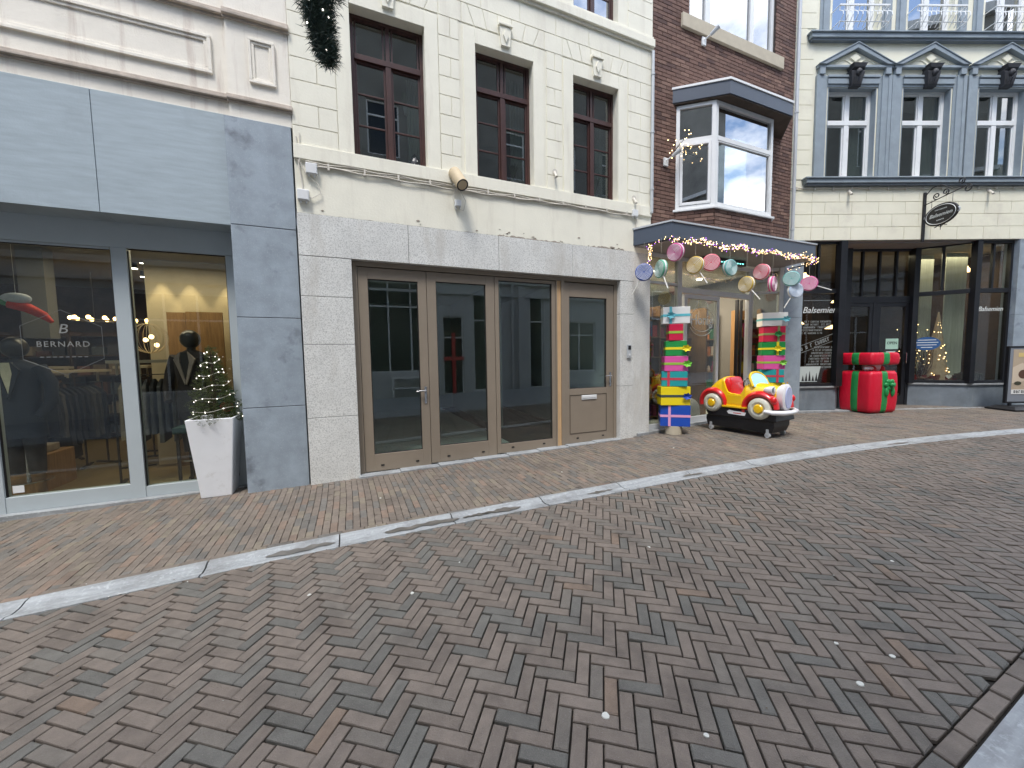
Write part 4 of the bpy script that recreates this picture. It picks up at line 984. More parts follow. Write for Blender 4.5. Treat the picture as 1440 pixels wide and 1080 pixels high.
for a in ((4.50 + .32, 5.33, 2.98, 0, 0, BLUE, -28, 'leftmost lollipop, navy and white rings, by the stone pier'),
          (4.90, 5.02, 2.98, -58, 0, GREEN, 30, 'second lollipop from the left, pale green and turned almost edge on'),
          (5.18, 4.98, 3.27, -35, 8, PINK, 0, 'bright pink lollipop hanging highest of the row'),
          (5.64, 4.98, 3.09, -30, 0, YEL, 32, 'pale yellow lollipop beside a coral one, left of the air curtain'),
          (5.99, 4.96, 3.155, 5, 0, CORAL, 0, 'coral pink lollipop touching the pale yellow one'),
          (6.50, 4.98, 3.11, 48, 0, TEAL, 0, 'pale turquoise lollipop in front of the teal lit strip'),
          (6.96, 4.98, 2.84, -35, 0, YEL, 40, 'golden yellow lollipop hanging lower, over the open doorway'),
          (7.38, 4.98, 3.10, -28, 0, CORAL, 0, 'coral lollipop right of the open doorway'),
          (7.70, 4.98, 2.89, 72, 0, PINK, 0, 'pink lollipop turned nearly edge on, near the right window'),
          (8.28, 4.98, 3.03, 0, 0, TEAL, 0, 'grey green lollipop above a pale blue one at the right end'),
          (8.38, 4.96, 2.80, 38, 0, (.45, .58, .75), -32, 'pale blue lollipop hanging just below the grey green one'),
          (8.86, 4.98, 2.97, 4, 0, PINK, 65, 'rightmost lollipop, bright pink with its stick pointing right')):
    lolli(*a)
# gift box columns
def bow(m, x, y, z, s, c):
    m.col(c)
    for k in range(6):
        a = 2 * math.pi * k / 6 + .3; e = (x + s * math.cos(a), y - s * .45, z + s * .8 * math.sin(a)); p = Vector((math.cos(a + 1.57), 0, math.sin(a + 1.57))) * s * .33
        m.add([(x, y, z), (x + (e[0] - x) * .6 + p.x, y - s * .5, z + (e[2] - z) * .6 + p.z), e, (x + (e[0] - x) * .6 - p.x, y - s * .5, z + (e[2] - z) * .6 - p.z), (x + (e[0] - x) * .6, y - s * .1, z + (e[2] - z) * .6)], [(0, 1, 2, 4), (0, 4, 2, 3)])
def gift(x, y, z, w_, d, h, rz, c, rc, bc, label, vr, bowx, grp):
    t = thing('gift_box', label, 'gift box', (x, y, z), R(rz), grp)
    m = MB().col(c); m.box(-w_ / 2, w_ / 2, -d / 2, d / 2, 0, h); m.build('box', 'gloss', t, bevel=.006)
    rw = .022; e = .004; m = MB().col(rc); m.box(-w_ / 2 - e, w_ / 2 + e, -d / 2 - e, d / 2 + e, h * .5 - rw, h * .5 + rw)
    if vr is not None: m.box(vr - rw, vr + rw, -d / 2 - e * 1.6, d / 2 + e * 1.6, -e * 0 + .001, h + e)
    m.build('ribbon', 'painted', t)
    if bc: m = MB(); bow(m, bowx, -d / 2 - .01, h * .5, .085, bc); m.build('bow', 'painted', t)
Wt, Rd, Gr, Pk, Tl, Ye, Bl = (.78, .78, .76), (.62, .02, .07), (.02, .28, .06), (.72, .10, .36), (.02, .33, .34), (.85, .66, .01), (.01, .07, .42)
LG, TLb, YeB, Rb, PkB = (.30, .50, .06), (.12, .50, .58), (.85, .70, .02), (.55, .05, .08), (.75, .35, .55)
cx, cy = 5.62, 5.40
spec = [('blue gift box with pink ribbon at the bottom of the left column', .22, .52, .39, -38, Bl, PkB, None, -.10, 0),
        ('yellow gift box with dark ribbon and blue bow in the left column', .615, .52, .345, -30, Ye, (.05, .07, .07), (.01, .06, .40), None, .19),
        ('teal gift box with a red ribbon in the left column', .965, .44, .275, -42, Tl, Rb, None, -.10, 0),
        ('pink gift box with a lime ribbon in the left column', 1.245, .41, .275, -33, Pk, LG, (.2, .6, .05), None, .18),
        ('green gift box with a yellow ribbon in the left column', 1.525, .36, .275, -38, Gr, YeB, YeB, None, .17),
        ('narrow red gift box second from the top of the left column', 1.805, .24, .30, -35, Rd, LG, None, None, 0),
        ('white gift box with a turquoise bow on top of the left column', 2.11, .46, .305, -36, Wt, TLb, (.15, .5, .58), -.10, -.10)]
for lab, z, w_, h, rz, c, rc, bc, vr, bx in spec: gift(cx + random.uniform(-.015, .015), cy, z, w_, .28, h - .003, rz, c, rc, bc, lab, vr, bx, 'gift boxes stacked in the left column')
t = thing('column_foot', 'short pale cardboard tube standing under the left column of gift boxes', 'tube', (cx, cy, gz(cx))); m = MB(); m.lathe([(.15, 0), (.15, .157), (.13, .157), (.13, .01)], n=20); m.build('tube', 'sandstone', t)
cx, cy = 8.62, 5.55
spec = [('blue gift box at the bottom of the right column, behind the ride', .20, .46, .40, -40, Bl, PkB, None, -.1, 0),
        ('yellow gift box low in the right column, behind the windscreen', .60, .46, .30, -30, Ye, (.5, .25, .02), (.8, .4, .02), None, .12),
        ('teal gift box with a red ribbon in the right column', .905, .44, .285, -45, Tl, Rb, None, .10, 0),
        ('pink gift box with a lime bow in the right column', 1.195, .44, .30, -30, Pk, LG, (.2, .5, .05), None, .16),
        ('green gift box with a yellow bow in the right column', 1.50, .44, .29, -42, Gr, YeB, (.85, .7, .02), .08, .08),
        ('red gift box with a green bow in the right column', 1.795, .42, .33, -38, Rd, (.3, .35, .12), (.03, .3, .08), .08, .06),
        ('white gift box with a turquoise bow on top of the right column', 2.13, .50, .29, -33, Wt, (.12, .42, .45), (.15, .5, .58), None, .2)]
for lab, z, w_, h, rz, c, rc, bc, vr, bx in spec: gift(cx + random.uniform(-.015, .015), cy, z, w_, .28, h - .003, rz, c, rc, bc, lab, vr, bx, 'gift boxes stacked in the right column')
t = thing('column_foot', 'cardboard tube under the right column of gift boxes, hidden behind the ride', 'tube', (cx, cy, gz(cx))); m = MB(); m.lathe([(.15, 0), (.15, .07), (.13, .07), (.13, .01)], n=20); m.build('tube', 'sandstone', t)
# ================================================================= BLUE WINDOWED HOUSE (right)
RO = (9.5, 5.6, 0); RZ = math.atan2(-1.6, 4)
rh = thing('corner_house', 'cream house with grey blue pedimented windows above a black framed shop at the right', 'building', RO, RZ)
P_ = [1.10, 2.80, 4.53, 6.27]                        # window axes
lw = [(p - .55, p + .55, 5.42, 7.36) for p in P_]; uw = [(p - .52, p + .52, 8.46, 10.2) for p in P_]
w = MB(); wall(w, -.27, 7.4, 4.07, 11, lw + uw, 0, .3); w.box(-.27, 7.4, .3, 1.6, 4.07, 4.10); w.build('wall', 'cream_right', rh)
m = MB(); g_ = .008
def blk2(a, b, c, d): m.box(a + g_ / 2, b - g_ / 2, -.012, 0, c + g_ / 2, d - g_ / 2)
z = 4.07; zs = [4.07, 4.36, 4.64, 4.91, 5.14]
for k in range(4):
    a = -.27; first = True
    blk2(-.27, .28, zs[k], zs[k + 1]); a = .28 + (.0 if k % 2 else .3)
    if not k % 2: blk2(.28, a, zs[k], zs[k + 1])
    while a < 7.4: blk2(a, min(a + .62, 7.4), zs[k], zs[k + 1]); a += .62
for k in range(18):
    z = 5.40 + k * .318
    if 8.1 < z + .1 < 8.4: blk2(-.27, .05, z, z + .318); continue
    blk2(-.27, .20 if k < 9 else .24, z, z + .318)
m.build('rustication_blocks', 'cream_right', rh, bevel=.004)
m = MB()
for z in (5.245, 8.285):
    m.box(.06, 7.4, -.12, 0, z + .045, z + .135); m.box(.02, 7.4, -.15, 0, z + .136, z + .165); 
m.build('sill_band', 'blue_paint', rh, bevel=.006)
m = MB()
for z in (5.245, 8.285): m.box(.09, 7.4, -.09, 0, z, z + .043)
m.build('band_shadow_mould', 'blue_paint_shaded', rh, bevel=.006)  # darker copy of the blue paint puts the band's shade into this moulding
for n_, p in enumerate(P_):
    m = MB()
    for y, o, i_ in ((-.02, .845, .60), (-.045, .78, .66), (-.06, .845, .79)):
        m.box(p - o, p - i_ + .02, y, 0, 5.412, 7.6); m.box(p + i_ - .02, p + o, y, 0, 5.412, 7.6)
    for y, c_, d_ in ((-.02, 7.37, 7.6), (-.045, 7.42, 7.53), (-.06, 7.55, 7.601)): m.box(p - .579, p + .579, y, 0, c_, d_)
    m.box(p - .549, p - .535, -.01, .119, 5.425, 7.358); m.box(p + .535, p + .549, -.01, .119, 5.425, 7.358); m.box(p - .534, p + .534, -.01, .119, 7.345, 7.358)
    s = m.build('window_surround', 'blue_paint', rh, bevel=.006)
    m = MB(); zb = 7.74
    m.box(p - .835, p + .835, -.08, 0, zb, zb + .05); m.box(p - .80, p - .68, -.08, 0, 7.605, zb - .002); m.box(p + .68, p + .80, -.08, 0, 7.605, zb - .002)
    for s_ in (-1, 1):
        q = [(p + s_ * .83, zb + .051), (p + s_ * .68, zb + .051), (p, 8.12), (p, 8.22)]; m.prism(q[::s_], -.11, -.0)
        q = [(p + s_ * .855, zb + .06), (p + s_ * .83, zb + .052), (p, 8.221), (p, 8.245)]; m.prism(q[::s_], -.125, -.0)
    m.build('pediment', 'blue_paint', rh, bevel=.005)
    m = MB(); m.prism([(p - .7, zb + .052), (p + .7, zb + .052), (p, 8.10)], -.03, -.001); m.prism([(p, 8.05), (p + .12, 7.96), (p, 7.87), (p - .12, 7.96)], -.055, -.031)
    for s_ in (-1, 1): m.tube([(p + s_ * (.08 + .36 * t / 8), -.035, 7.83 + .09 * math.sin(math.pi * t / 8)) for t in range(9)], .014, 5)
    m.build('tympanum', 'cream_right', rh, bevel=.003)
    m = MB(); m.ring([[(p + a * .13 * f, b, zz) for a, b in ((-1, -y), (1, -y), (1, .0), (-1, 0))] for zz, f, y in ((7.33, .80, .09), (7.37, .8, .11), (7.62, 1.12, .14), (7.65, 1.12, .12), (7.69, .95, .17), (7.765, 1.25, .19))])
    m.sph((p, -.14, 7.60), .06, (1, 1, 1.25)); m.cyl((p, -.17, 7.59), (p, -.21, 7.565), .024, 8)
    for q in range(4): m.tube([(p - .07 + q * .047, -.115, 7.37), (p - .08 + q * .053, -.15, 7.50)], .011, 6)
    m.sph((p - .10, -.11, 7.62), .03); m.sph((p + .10, -.11, 7.62), .03)
    m.build('carved_keystone', 'charcoal', rh, bevel=.004)
    a, b, c, d = lw[n_]
    for (a, b, c, d, zt) in ((a, b, c, d, 6.68), (*uw[n_], 9.6)):
        m = MB(); frame(m, a + .001, b - .001, c + .001, d - .001, .12, .20, .07); m.box(a + .071, b - .071, .105, .19, zt - .05, zt + .045); m.box(p - .055, p + .055, .11, .19, c + .071, zt - .051); m.box(p - .045, p + .045, .12, .19, zt + .046, d - .072)
        for s0, s1 in ((a + .072, p - .056), (p + .056, b - .072)): frame(m, s0, s1, c + .072, zt - .052, .135, .18, .028); frame(m, s0, s1, zt + .047, d - .073, .135, .18, .02)
        f = m.build('window', 'white_paint', rh, bevel=.004)
        m = MB(); m.box(a + .08, b - .08, .15, .156, c + .08, d - .08); m.build('pane', 'glass_mirror' if d < 8 else 'glass_bright', f)
    m = MB(); o = .80
    for y, o1, i_ in ((-.02, .80, .60), (-.045, .74, .64)): m.box(p - o1, p - i_ + .02, y, 0, 8.452, 10.4)
    m.cut()
    for y, o1, i_ in ((-.02, .80, .60), (-.045, .74, .64)): m.box(p + i_ - .02, p + o1, y, 0, 8.452, 10.4)
    m.build('window_jamb', 'blue_paint', rh, bevel=.006)
    # bellied balconette
    m = MB(); m.box(p - .54, p + .54, -.235, -.21, 8.875, 8.905); m.tube([(p - .54, -.22, 8.56), (p + .54, -.22, 8.56)], .009, 6)
    for k in range(11):
        x = p - .53 + .106 * k; m.tube([(x, -.22, 8.88), (x, -.20, 8.80), (x, -.29, 8.71), (x, -.30, 8.64), (x, -.235, 8.55), (x, -.18, 8.47)], .0085, 5)
    for s_ in (-1, 1): m.tube([(p + s_ * .54, -.225, 8.89), (p + s_ * .54, .1, 8.89)], .009, 6); m.tube([(p + s_ * .54, -.225, 8.56), (p + s_ * .54, .1, 8.56)], .008, 6)
    m.build('balconette_railing', 'white_paint', rh)
m = MB(); m.box(-.2, 7.3, 1.6, 1.65, 4.1, 11); m.box(-.2, 7.3, .31, 1.6, 7.8, 7.9); m.box(-.2, 7.3, .31, 1.6, 10.6, 10.7); m.build('room_wall', 'room_grey', rh)
m = MB()
for p, dx0, dx1 in ((1.10, .16, .5), (1.10, -.48, -.30), (2.8, .08, .5), (4.53, .08, .5), (2.8, -.5, -.36), (4.53, -.5, -.42), (6.27, .1, .4)):
    n = 12; z0, z1 = 5.45, 7.3
    r = [(p + dx0 + (dx1 - dx0) * k / n, .24 + .012 * math.sin(k * 2.3)) for k in range(n + 1)]
    m.cut()
    for k in range(n): m.add([(r[k][0], r[k][1], z0), (r[k + 1][0], r[k + 1][1], z0), (r[k + 1][0], r[k + 1][1], z1), (r[k][0], r[k][1], z1)], [(0, 1, 2, 3)])
m.build('curtain', 'curtain', rh)
# ground floor: stone piers, plinths, black shop front with recessed entrance
m = MB()
for a, b in ((-.30, .135), (5.17, 6.1)):
    m.cut()
    for c, d in ((.0, 2.35), (2.355, 4.065)): m.box(a, b, -.03, .25, c, d)
m.build('stone_pier', 'bluestone_pil', rh, bevel=.003)
SEG = {'left': ((.135, .06), (1.07, .06)), 'side': ((1.07, .06), (1.72, .62)), 'door': ((1.72, .62), (3.42, .62)), 'angled': ((3.42, .62), (4.30, .07)), 'flat': ((4.30, .07), (5.17, .07))}
def sm(k): return seg_matrix(*SEG[k])
m = MB()
for k in ('left', 'side', 'angled', 'flat'):
    m.M, L = sm(k)
    if k == 'angled': m.cut()
    m.box(.0, L, -.0, .12, .0, .715)
m.build('plinth', 'plinth', rh)
m = MB()
for k in ('left', 'side', 'angled', 'flat'):
    m.M, L = sm(k)
    if k == 'angled': m.cut()
    m.box(-.012, L + .012, -.035, .11, .716, .755)
m.build('plinth_sill', 'bluestone_pale', rh, bevel=.004)
fr = None; m = MB(); gm = MB()
for k, mu, tr_ in (('left', (.44,), 2.95), ('side', (), 2.95), ('angled', (.50,), 2.93), ('flat', (.43,), 2.93)):
    m.M, L = sm(k); gm.M = m.M
    frame(m, 0, L, .757, 4.06, 0, .09, .055, hs=((tr_ - .05, tr_ + .05),), wb=.07)
    for q in mu: m.box(q - .022, q + .022, .015, .075, tr_ + .051, 4.0)
    gm.cut(); gm.box(.05, L - .05, .04, .05, .82, 4.02)
m.M = Matrix.Identity(4)
for p, s_ in (((1.07, .06), .075), ((4.30, .085), .06), ((3.42, .62), .07), ((1.72, .62), .07)): m.box(p[0] - s_, p[0] + s_, p[1] - s_ - .01, p[1] + s_, .757, 4.062)
m.build('shopfront_frame', 'black_paint', rh, bevel=.003); gm.build('pane', 'glass_shop', rh)
Md, Ld = sm('door'); m = MB(Md)
frame(m, 0, Ld, .16, 4.06, 0, .09, .07, vs=(), hs=((2.74, 2.90),), wb=.02)
for k in (1, 2, 3): q = Ld * k / 4; m.box(q - .022, q + .022, .01, .08, 2.901, 3.99)
m.box(Ld / 2 - .13, Ld / 2 - .02, .005, .085, .18, 2.739)
m.build('entrance_frame', 'black_paint', rh, bevel=.003)
m = MB(Md); m.box(.07, Ld - .07, .04, .05, 2.90, 3.99); m.build('pane', 'glass_shop', rh)
for a, b in ((.075, Ld / 2 - .135), (Ld / 2 - .015, Ld - .075)):
    m = MB(Md); frame(m, a, b, .185, 2.735, .012, .07, .085, wb=.25); d_ = m.build('door', 'black_paint', rh, bevel=.003)
    m = MB(Md); m.box(a + .085, b - .085, .035, .045, .435, 2.65); m.build('pane', 'glass_shop', d_)
    m = MB(Md); m.tube([(b - .045, .012, 1.25), (b - .045, -.04, 1.25), (b - .045, -.04, 1.5), (b - .045, .012, 1.5)], .011, 6); m.build('handle', 'chrome', d_)
m = MB(); m.box(1.07, 4.5, -.02, .64, .0, .195); m.box(-.3, 6.1, -.12, -.021, .0, gz(10.5) + .03); m.build('entrance_step', 'bluestone_pale', rh, bevel=.004)
m = MB(); m.box(-.25, 6, .13, 5, 4.04, 4.068); m.box(-.27, 7.4, 0.002, .13, 4.063, 4.069); m.build('soffit', 'soffit', rh)
m = MB(); m.box(-.25, 6, 5, 5.05, 0, 4.04); m.box(-.30, -.25, .26, 5, 0, 4.04); m.box(6.0, 6.05, .26, 5, 0, 4.04); m.box(1.6, 1.66, 1.5, 5, 0, 4.0); m.build('shop_wall', 'shop_brown', rh)
m = MB(); m.box(-.25, 6, .66, 5, .1, .2); m.build('shop_floor', 'shop_wood', rh)
m = MB(); m.box(4.55, 5.1, .9, .92, .7, 4.0); m.cut(); m.box(3.9, 4.45, 1.1, 1.12, .7, 4.0); m.build('display_backdrop', 'curtain', rh)
# writing on the glass
def swrite(k, s, x, z, size, mtl='letter_white', shear=.3, off=-.0, rot=0.):
    Mk, L = sm(k); return text(s, size, mtl, rh, Mk @ Matrix.Translation((x, .03 + off, z)) @ Matrix.Rotation(R(90), 4, 'X') @ Matrix.Rotation(R(rot), 4, 'Z'), shear=shear)
swrite('left', 'Balsemien', .50, 2.52, .20); swrite('flat', 'Balsemien', .44, 2.50, .15, 'letter_white')
Ml, L = sm('left'); m = MB(Ml)
def glyph(m, x, z, h, y=.028):                       # tiny worn letter shapes
    w = h * .5; s = h * .17; k = random.random()
    m.box(x, x + s, y, y + .002, z, z + h)
    if k < .7: m.box(x + s, x + w, y, y + .002, z + h - s, z + h)
    if k > .2: m.box(x + s, x + w, y, y + .002, z, z + s)
    if k > .5: m.box(x + w - s, x + w, y - .0005, y + .0015, z + s, z + h - s)
def line(m, x, xe, z, h):
    while x < xe - h * .5:
        if random.random() > .14: glyph(m, x, z, h)
        x += h * .72
for r_ in range(17):
    z = 2.24 - r_ * .066
    if 4 < r_ < 9: continue
    x = .10; xe = .80 if r_ < 3 else (.6 if r_ < 5 else .84)
    if r_ > 8: x = .44 - .03 * (r_ - 8)
    line(m, x, xe, z, .040)
for s_ in (0, .17): m.prism([(.06, 1.52 + s_), (.84, 1.80 + s_), (.84, 1.808 + s_), (.06, 1.528 + s_)], .027, .03)
m.box(.12, .80, .028, .031, 2.74, 2.748)
m.M = Ml @ Matrix.Translation((.10, 0, 1.585)) @ Matrix.Rotation(R(-19.7), 4, 'Y'); line(m, 0, .74, 0, .085)
m.build('price_lettering', 'letter_grey', rh)
m = MB(Ml).col((.5, .55, .52)); m.prism([(.07, .86), (.50, .86), (.58, 1.22), (.07, 1.22)], .025, .03); m.col((.02, .02, .02))
for k in range(5): m.prism([(.13 + .08 * k, .88), (.19 + .08 * k, .88), (.16 + .08 * k, 1.02 + .05 * (k % 3))], .021, .0245)
m.build('village_poster', 'poster', rh)
Md2 = Md @ Matrix.Translation((0, -.008, 0))
m = MB(Md).col((.42, .62, .50)); m.box(1.10, 1.42, .028, .033, 1.60, 1.86); m.col((.5, .6, .56)); m.box(1.12, 1.36, .029, .034, 1.22, 1.55); m.build('open_sign', 'poster', rh)
text('OPEN', .10, 'letter_black', rh, Md @ front(1.26, .026, 1.75)); 
Ma, L = sm('angled'); m = MB(Ma).col((.03, .10, .26)); m.lathe([(.001, -.004), (.24, -.004), (.24, 0), (.001, 0)], (.30, .034, 1.72), 24, 'y', 1, .68); m.build('round_sticker', 'poster', rh)
m = MB(Ma)
for k, ww in enumerate((.16, .2, .17, .1)): m.box(.30 - ww, .30 + ww, .0275, .0292, 1.80 - k * .06, 1.815 - k * .06)
m.build('sticker_lettering', 'letter_white', rh)
# pendant lamps
def pend(x, y, z, label, s=1.):
    t = thing('pendant_lamp', label, 'lamp', Matrix.Translation(RO) @ Matrix.Rotation(RZ, 4, 'Z') @ Vector((x, y, z)), RZ, 'pendant lamps in the black framed shop')
    m = MB(); m.lathe([(.26 * s, 0), (.20 * s, .05), (.06 * s, .10), (.03, .14)], n=20); m.build('shade', 'bulb_warm', t, smooth=True)
    m = MB(); m.cyl((0, 0, .13), (0, 0, min(1.2, 4.0 - z)), .008, 6); m.build('cord', 'black_iron', t)
pend(2.45, 1.7, 2.20, 'glowing pendant lamp behind the left leaf of the black shop door', .9); pend(1.1, 1.4, 2.30, 'glowing pendant lamp behind the price lettering', .7); pend(3.1, 2.4, 3.0, 'glowing pendant lamp high behind the fanlight of the black door', .6); pend(.9, .9, 3.4, 'small glowing lamp above the left window with the price lettering', .5); pend(5.2, 1.0, 3.55, 'glowing lamp behind the top right pane', .5)
def rp_(x, y, z): return tuple(Matrix.Translation(RO) @ Matrix.Rotation(RZ, 4, 'Z') @ Vector((x, y, z)))
# window decorations
t = thing('cone_tree', 'pale cone shaped tree with lights in the angled shop window', 'decoration', rp_(4.22, .72, .76), RZ)
m = MB().col((.42, .32, .22)); m.lathe([(.26, 0), (.24, .05), (.015, 1.75)], n=16); m.build('cone', 'cloth', t)
for k in range(26):
    h = random.uniform(.1, 1.6); a = random.uniform(3.4, 6.0); r = .27 * (1 - h / 1.75); m = MB(); m.sph((r * math.cos(a), r * math.sin(a), h), .011, n=6, m=4); m.build('bulb', 'bulb_warm', t)
t = thing('branch_arrangement', 'tangle of dark branches with warm lights behind the blue sticker', 'decoration', rp_(3.85, .75, .76), RZ)
m = MB(); tips = []
for k in range(50):
    p = Vector((random.uniform(-.05, .05), 0, .0)); q = [tuple(p)]
    d = Vector((random.gauss(0, .35), random.gauss(0, .2), 1)).normalized()
    for s_ in range(5): p = p + d * .34 * random.uniform(.6, 1.1); d = (d + Vector((random.gauss(0, .4), random.gauss(0, .3), random.gauss(0, .2)))).normalized(); p.x = max(-.33, min(.2, p.x)); p.y = max(-.10, min(.3, p.y)); q.append(tuple(p))
    m.tube(q, [.008, .006, .005, .004, .003, .002], 4); tips += q[2:]
m.build('branches', 'brown_paint', t)
random.shuffle(tips)
for p in tips[:55]: m = MB(); m.sph(p, .010, n=6, m=4); m.build('bulb', 'bulb_warm', t)
t = thing('chocolate_display', 'heap of dark red brown parcels on the sill of the angled window', 'display', rp_(4.0, .55, .76), RZ)
m = MB()
for k in range(46):
    x = random.uniform(-.35, .38); y0_ = -.0 - .45 * x + random.uniform(0, .25); s = random.uniform(.03, .07); m.col(jit(random.choice([(.16, .05, .03), (.08, .04, .03), (.3, .2, .15), (.22, .03, .03)]), .3)).box(x - s, x + s, y0_, y0_ + s * 1.4, 0.0 + random.choice((0, 0, .06, .1)), .07 + random.random() * .12)
m.build('parcels', 'painted', t)
t = thing('chocolate_display', 'dark tray of black parcels on the sill of the flat right window', 'display', rp_(4.8, .42, .76), RZ)
m = MB()
for k in range(30):
    x = random.uniform(-.28, .26); s = random.uniform(.025, .06); m.col(jit((.045, .035, .03), .4)).box(x - s, x + s, random.uniform(-.15, 0), random.uniform(.05, .2), 0, .08 + random.random() * .16)
m.build('parcels', 'painted', t)
t = thing('heart_tag', 'small white heart lying among the parcels in the angled window', 'ornament', rp_(4.15, .36, .90), RZ + R(-29))
m = MB().col((.8, .75, .7)); m.prism([(0, -.05), (.055, .01), (.05, .045), (.022, .05), (0, .03), (-.022, .05), (-.05, .045), (-.055, .01)], 0, .012); m.build('heart', 'painted', t)
# hanging sign
sg = thing('hanging_sign', 'black oval sign lettered Balsemien on a curled wrought iron bracket', 'sign', rp_(2.86, 0, 0), RZ)
m = MB(); m.box(-.03, .03, -.045, -.015, 4.02, 5.10); m.build('wall_bar', 'black_iron', sg, bevel=.003)
def spiral(cy, cz, r, t0, turns, s=1): return [(0, cy + s * r * (1 - .75 * k / 22) * math.cos(t0 + 2 * math.pi * turns * k / 22), cz + r * (1 - .75 * k / 22) * math.sin(t0 + 2 * math.pi * turns * k / 22)) for k in range(23)]
m = MB(); m.tube([(0, -.04, 4.82), (0, -.80, 4.92)], .010, 6); m.tube([(0, -.04, 5.02), (0, -.18, 5.14), (0, -.35, 5.14), (0, -.55, 4.98), (0, -.75, 4.93)], .011, 6)
m.tube(spiral(-.27, 4.93, .07, -1.5, 1.3), .011, 6); m.tube(spiral(-.44, 4.95, .07, -1.5, 1.3, -1), .011, 6); m.tube(spiral(-.84, 4.86, .08, 1.4, 1.3), .011, 6); m.tube(spiral(-.72, 5.06, .07, -1.5, 1.3, -1), .011, 6)
m.build('scroll_bracket', 'black_iron', sg)
oc, oz = -.38, 4.50
m = MB(); m.lathe([(.001, -.018), (.315, -.018), (.33, -.008), (.33, .008), (.315, .018), (.001, .018)], (0, oc, oz), 40, 'x', 1, .70); ov = m.build('sign_board', 'black_iron', sg)
m = MB()
for s_ in (-1, 1): m.tube([(s_ * .020, oc + .285 * math.cos(2*math.pi*k/40), oz + .195 * math.sin(2*math.pi*k/40)) for k in range(40)], .006, 4, closed=True)
m.build('oval_line', 'letter_white', ov)
m = MB()
for s_ in (-1, 1): m.tube([(0, oc + s_ * .305 + .035 * math.cos(a), oz + .045 * math.sin(a)) for a in [q * .55 for q in range(10)]], .014, 6)
m.build('scroll_end', 'zinc', ov)
m = MB(); m.tube([(0, oc - .12, oz - .25), (0, oc - .05, oz - .23), (0, oc, oz - .26), (0, oc + .05, oz - .23), (0, oc + .12, oz - .25)], .009, 5); m.cyl((0, oc, oz - .23), (0, oc, oz - .33), .010, 6, .003)
for s_ in (-1, 1): m.cyl((0, oc + s_ * .2, oz + .2), (0, oc + s_ * .2, 4.88), .004, 5)
m.build('drop_finial', 'black_iron', sg)
for s_, rz in ((-1, -90), (1, 90)):
    T = Matrix.Translation((s_ * .019, oc, oz)) @ Matrix.Rotation(R(rz), 4, 'Z') @ Matrix.Rotation(R(90), 4, 'X'); text('Balsemien', .11, 'letter_white', ov, T, shear=.3)
    m = MB(T @ Matrix.Rotation(R(-90), 4, 'X'))
    for zz, hw in ((.10, .11), (-.12, .07)):
        x = -hw
        while x < hw: glyph(m, x, zz, .022, -.001); x += .018
    m.build('small_lettering', 'letter_white', ov)
t = thing('wall_cable', 'pale cable clipped along the cream wall under the blue sill band', 'cable', RO, RZ)
m = MB(); m.tube([(-.24 + 7.4 * k / 80, -.025, 5.205 + .008 * math.sin(k * .9)) for k in range(81)], .013, 5); m.build('cable', 'cable_white', t)
m = MB(); 
for k in range(18): x = -.1 + .42 * k; m.cut(); m.box(x - .014, x + .014, -.04, -.013, 5.17, 5.235)
m.build('clip', 'cable_white', t)
m = MB(); m.tube([(-.24, -.025, 5.2), (-.25, -.025, 4.2)], .011, 5); m.tube([(-.28, -.02, 5.22), (-.29, -.02, 4.1)], .011, 5); m.build('down_cable', 'cable_white', t)
for x, lab in ((1.12, 'pale socket arm under the sill of the left blue window'), (4.36, 'pale socket arm under the sill of the right blue window')):
    t = thing('wall_socket_arm', lab, 'bracket', rp_(x, 0, 5.16), RZ, 'small socket arms on the facades'); m = MB(); m.cyl((0, 0, 0), (-.05, -.14, -.13), .025, 8); m.build('arm', 'cable_white', t); m = MB(); m.cyl((0, 0, 0), (0, -.018, 0), .05, 10); m.build('plate', 'cable_white', t)

# ================================================================= KIDDIE RIDE
FX, FY = .12, -.99
ride = thing('coin_ride_car', 'yellow and red vintage car ride with cream wheels on a black wheeled base', 'kiddie ride', (6.80, 4.80, gz(6.8)), math.atan2(FY, FX))
YL, RE, CR, WH = (.86, .56, .01), (.62, .012, .015), (.58, .57, .47), (.72, .70, .70)
def sect(x, hw, z0, z1, p=2.6, n=24, yo=0.):
    cz, hz = (z0 + z1) / 2, (z1 - z0) / 2; out = []
    for k in range(n):
        t = 2 * math.pi * k / n; c, s = math.cos(t), math.sin(t)
        out.append((x, yo + hw * math.copysign(abs(c) ** (2 / p), c), cz + hz * math.copysign(abs(s) ** (2 / p), s)))
    return out
m = MB().col(YL)
m.ring([sect(-.69, .10, .56, .66), sect(-.66, .19, .50, .74), sect(-.58, .25, .47, .86), sect(-.48, .275, .46, .96), sect(-.38, .285, .45, 1.02), sect(-.31, .285, .45, 1.03, 3.5), sect(-.285, .27, .46, 1.015, 3.5)])
m.ring([sect(.10, .27, .46, .90, 3.5), sect(.12, .285, .45, .925, 3.2), sect(.22, .27, .46, .93, 2.8), sect(.36, .225, .47, .915, 2.6), sect(.50, .18, .48, .885, 2.6), sect(.58, .15, .49, .86, 2.6)])
m.box(-.30, .12, -.265, .265, .455, .52)
for s_ in (-1, 1):                                                # low door sills sweeping up at both ends
    ring = []
    for x, zt in ((-.30, 1.0), (-.27, .93), (-.24, .84), (-.20, .76), (-.14, .735), (-.08, .73), (.0, .72), (.04, .74), (.08, .80), (.12, .90)):
        ring.append([(x, s_ * .245, .50), (x, s_ * .285, .50), (x, s_ * .285, zt - .01), (x, s_ * .265, zt), (x, s_ * .245, zt - .01)])
    m.ring(ring)
body = m.build('body', 'gloss', ride, smooth=True)
m = MB().col((.80, .50, .01))                                     # stepped door panel and running board
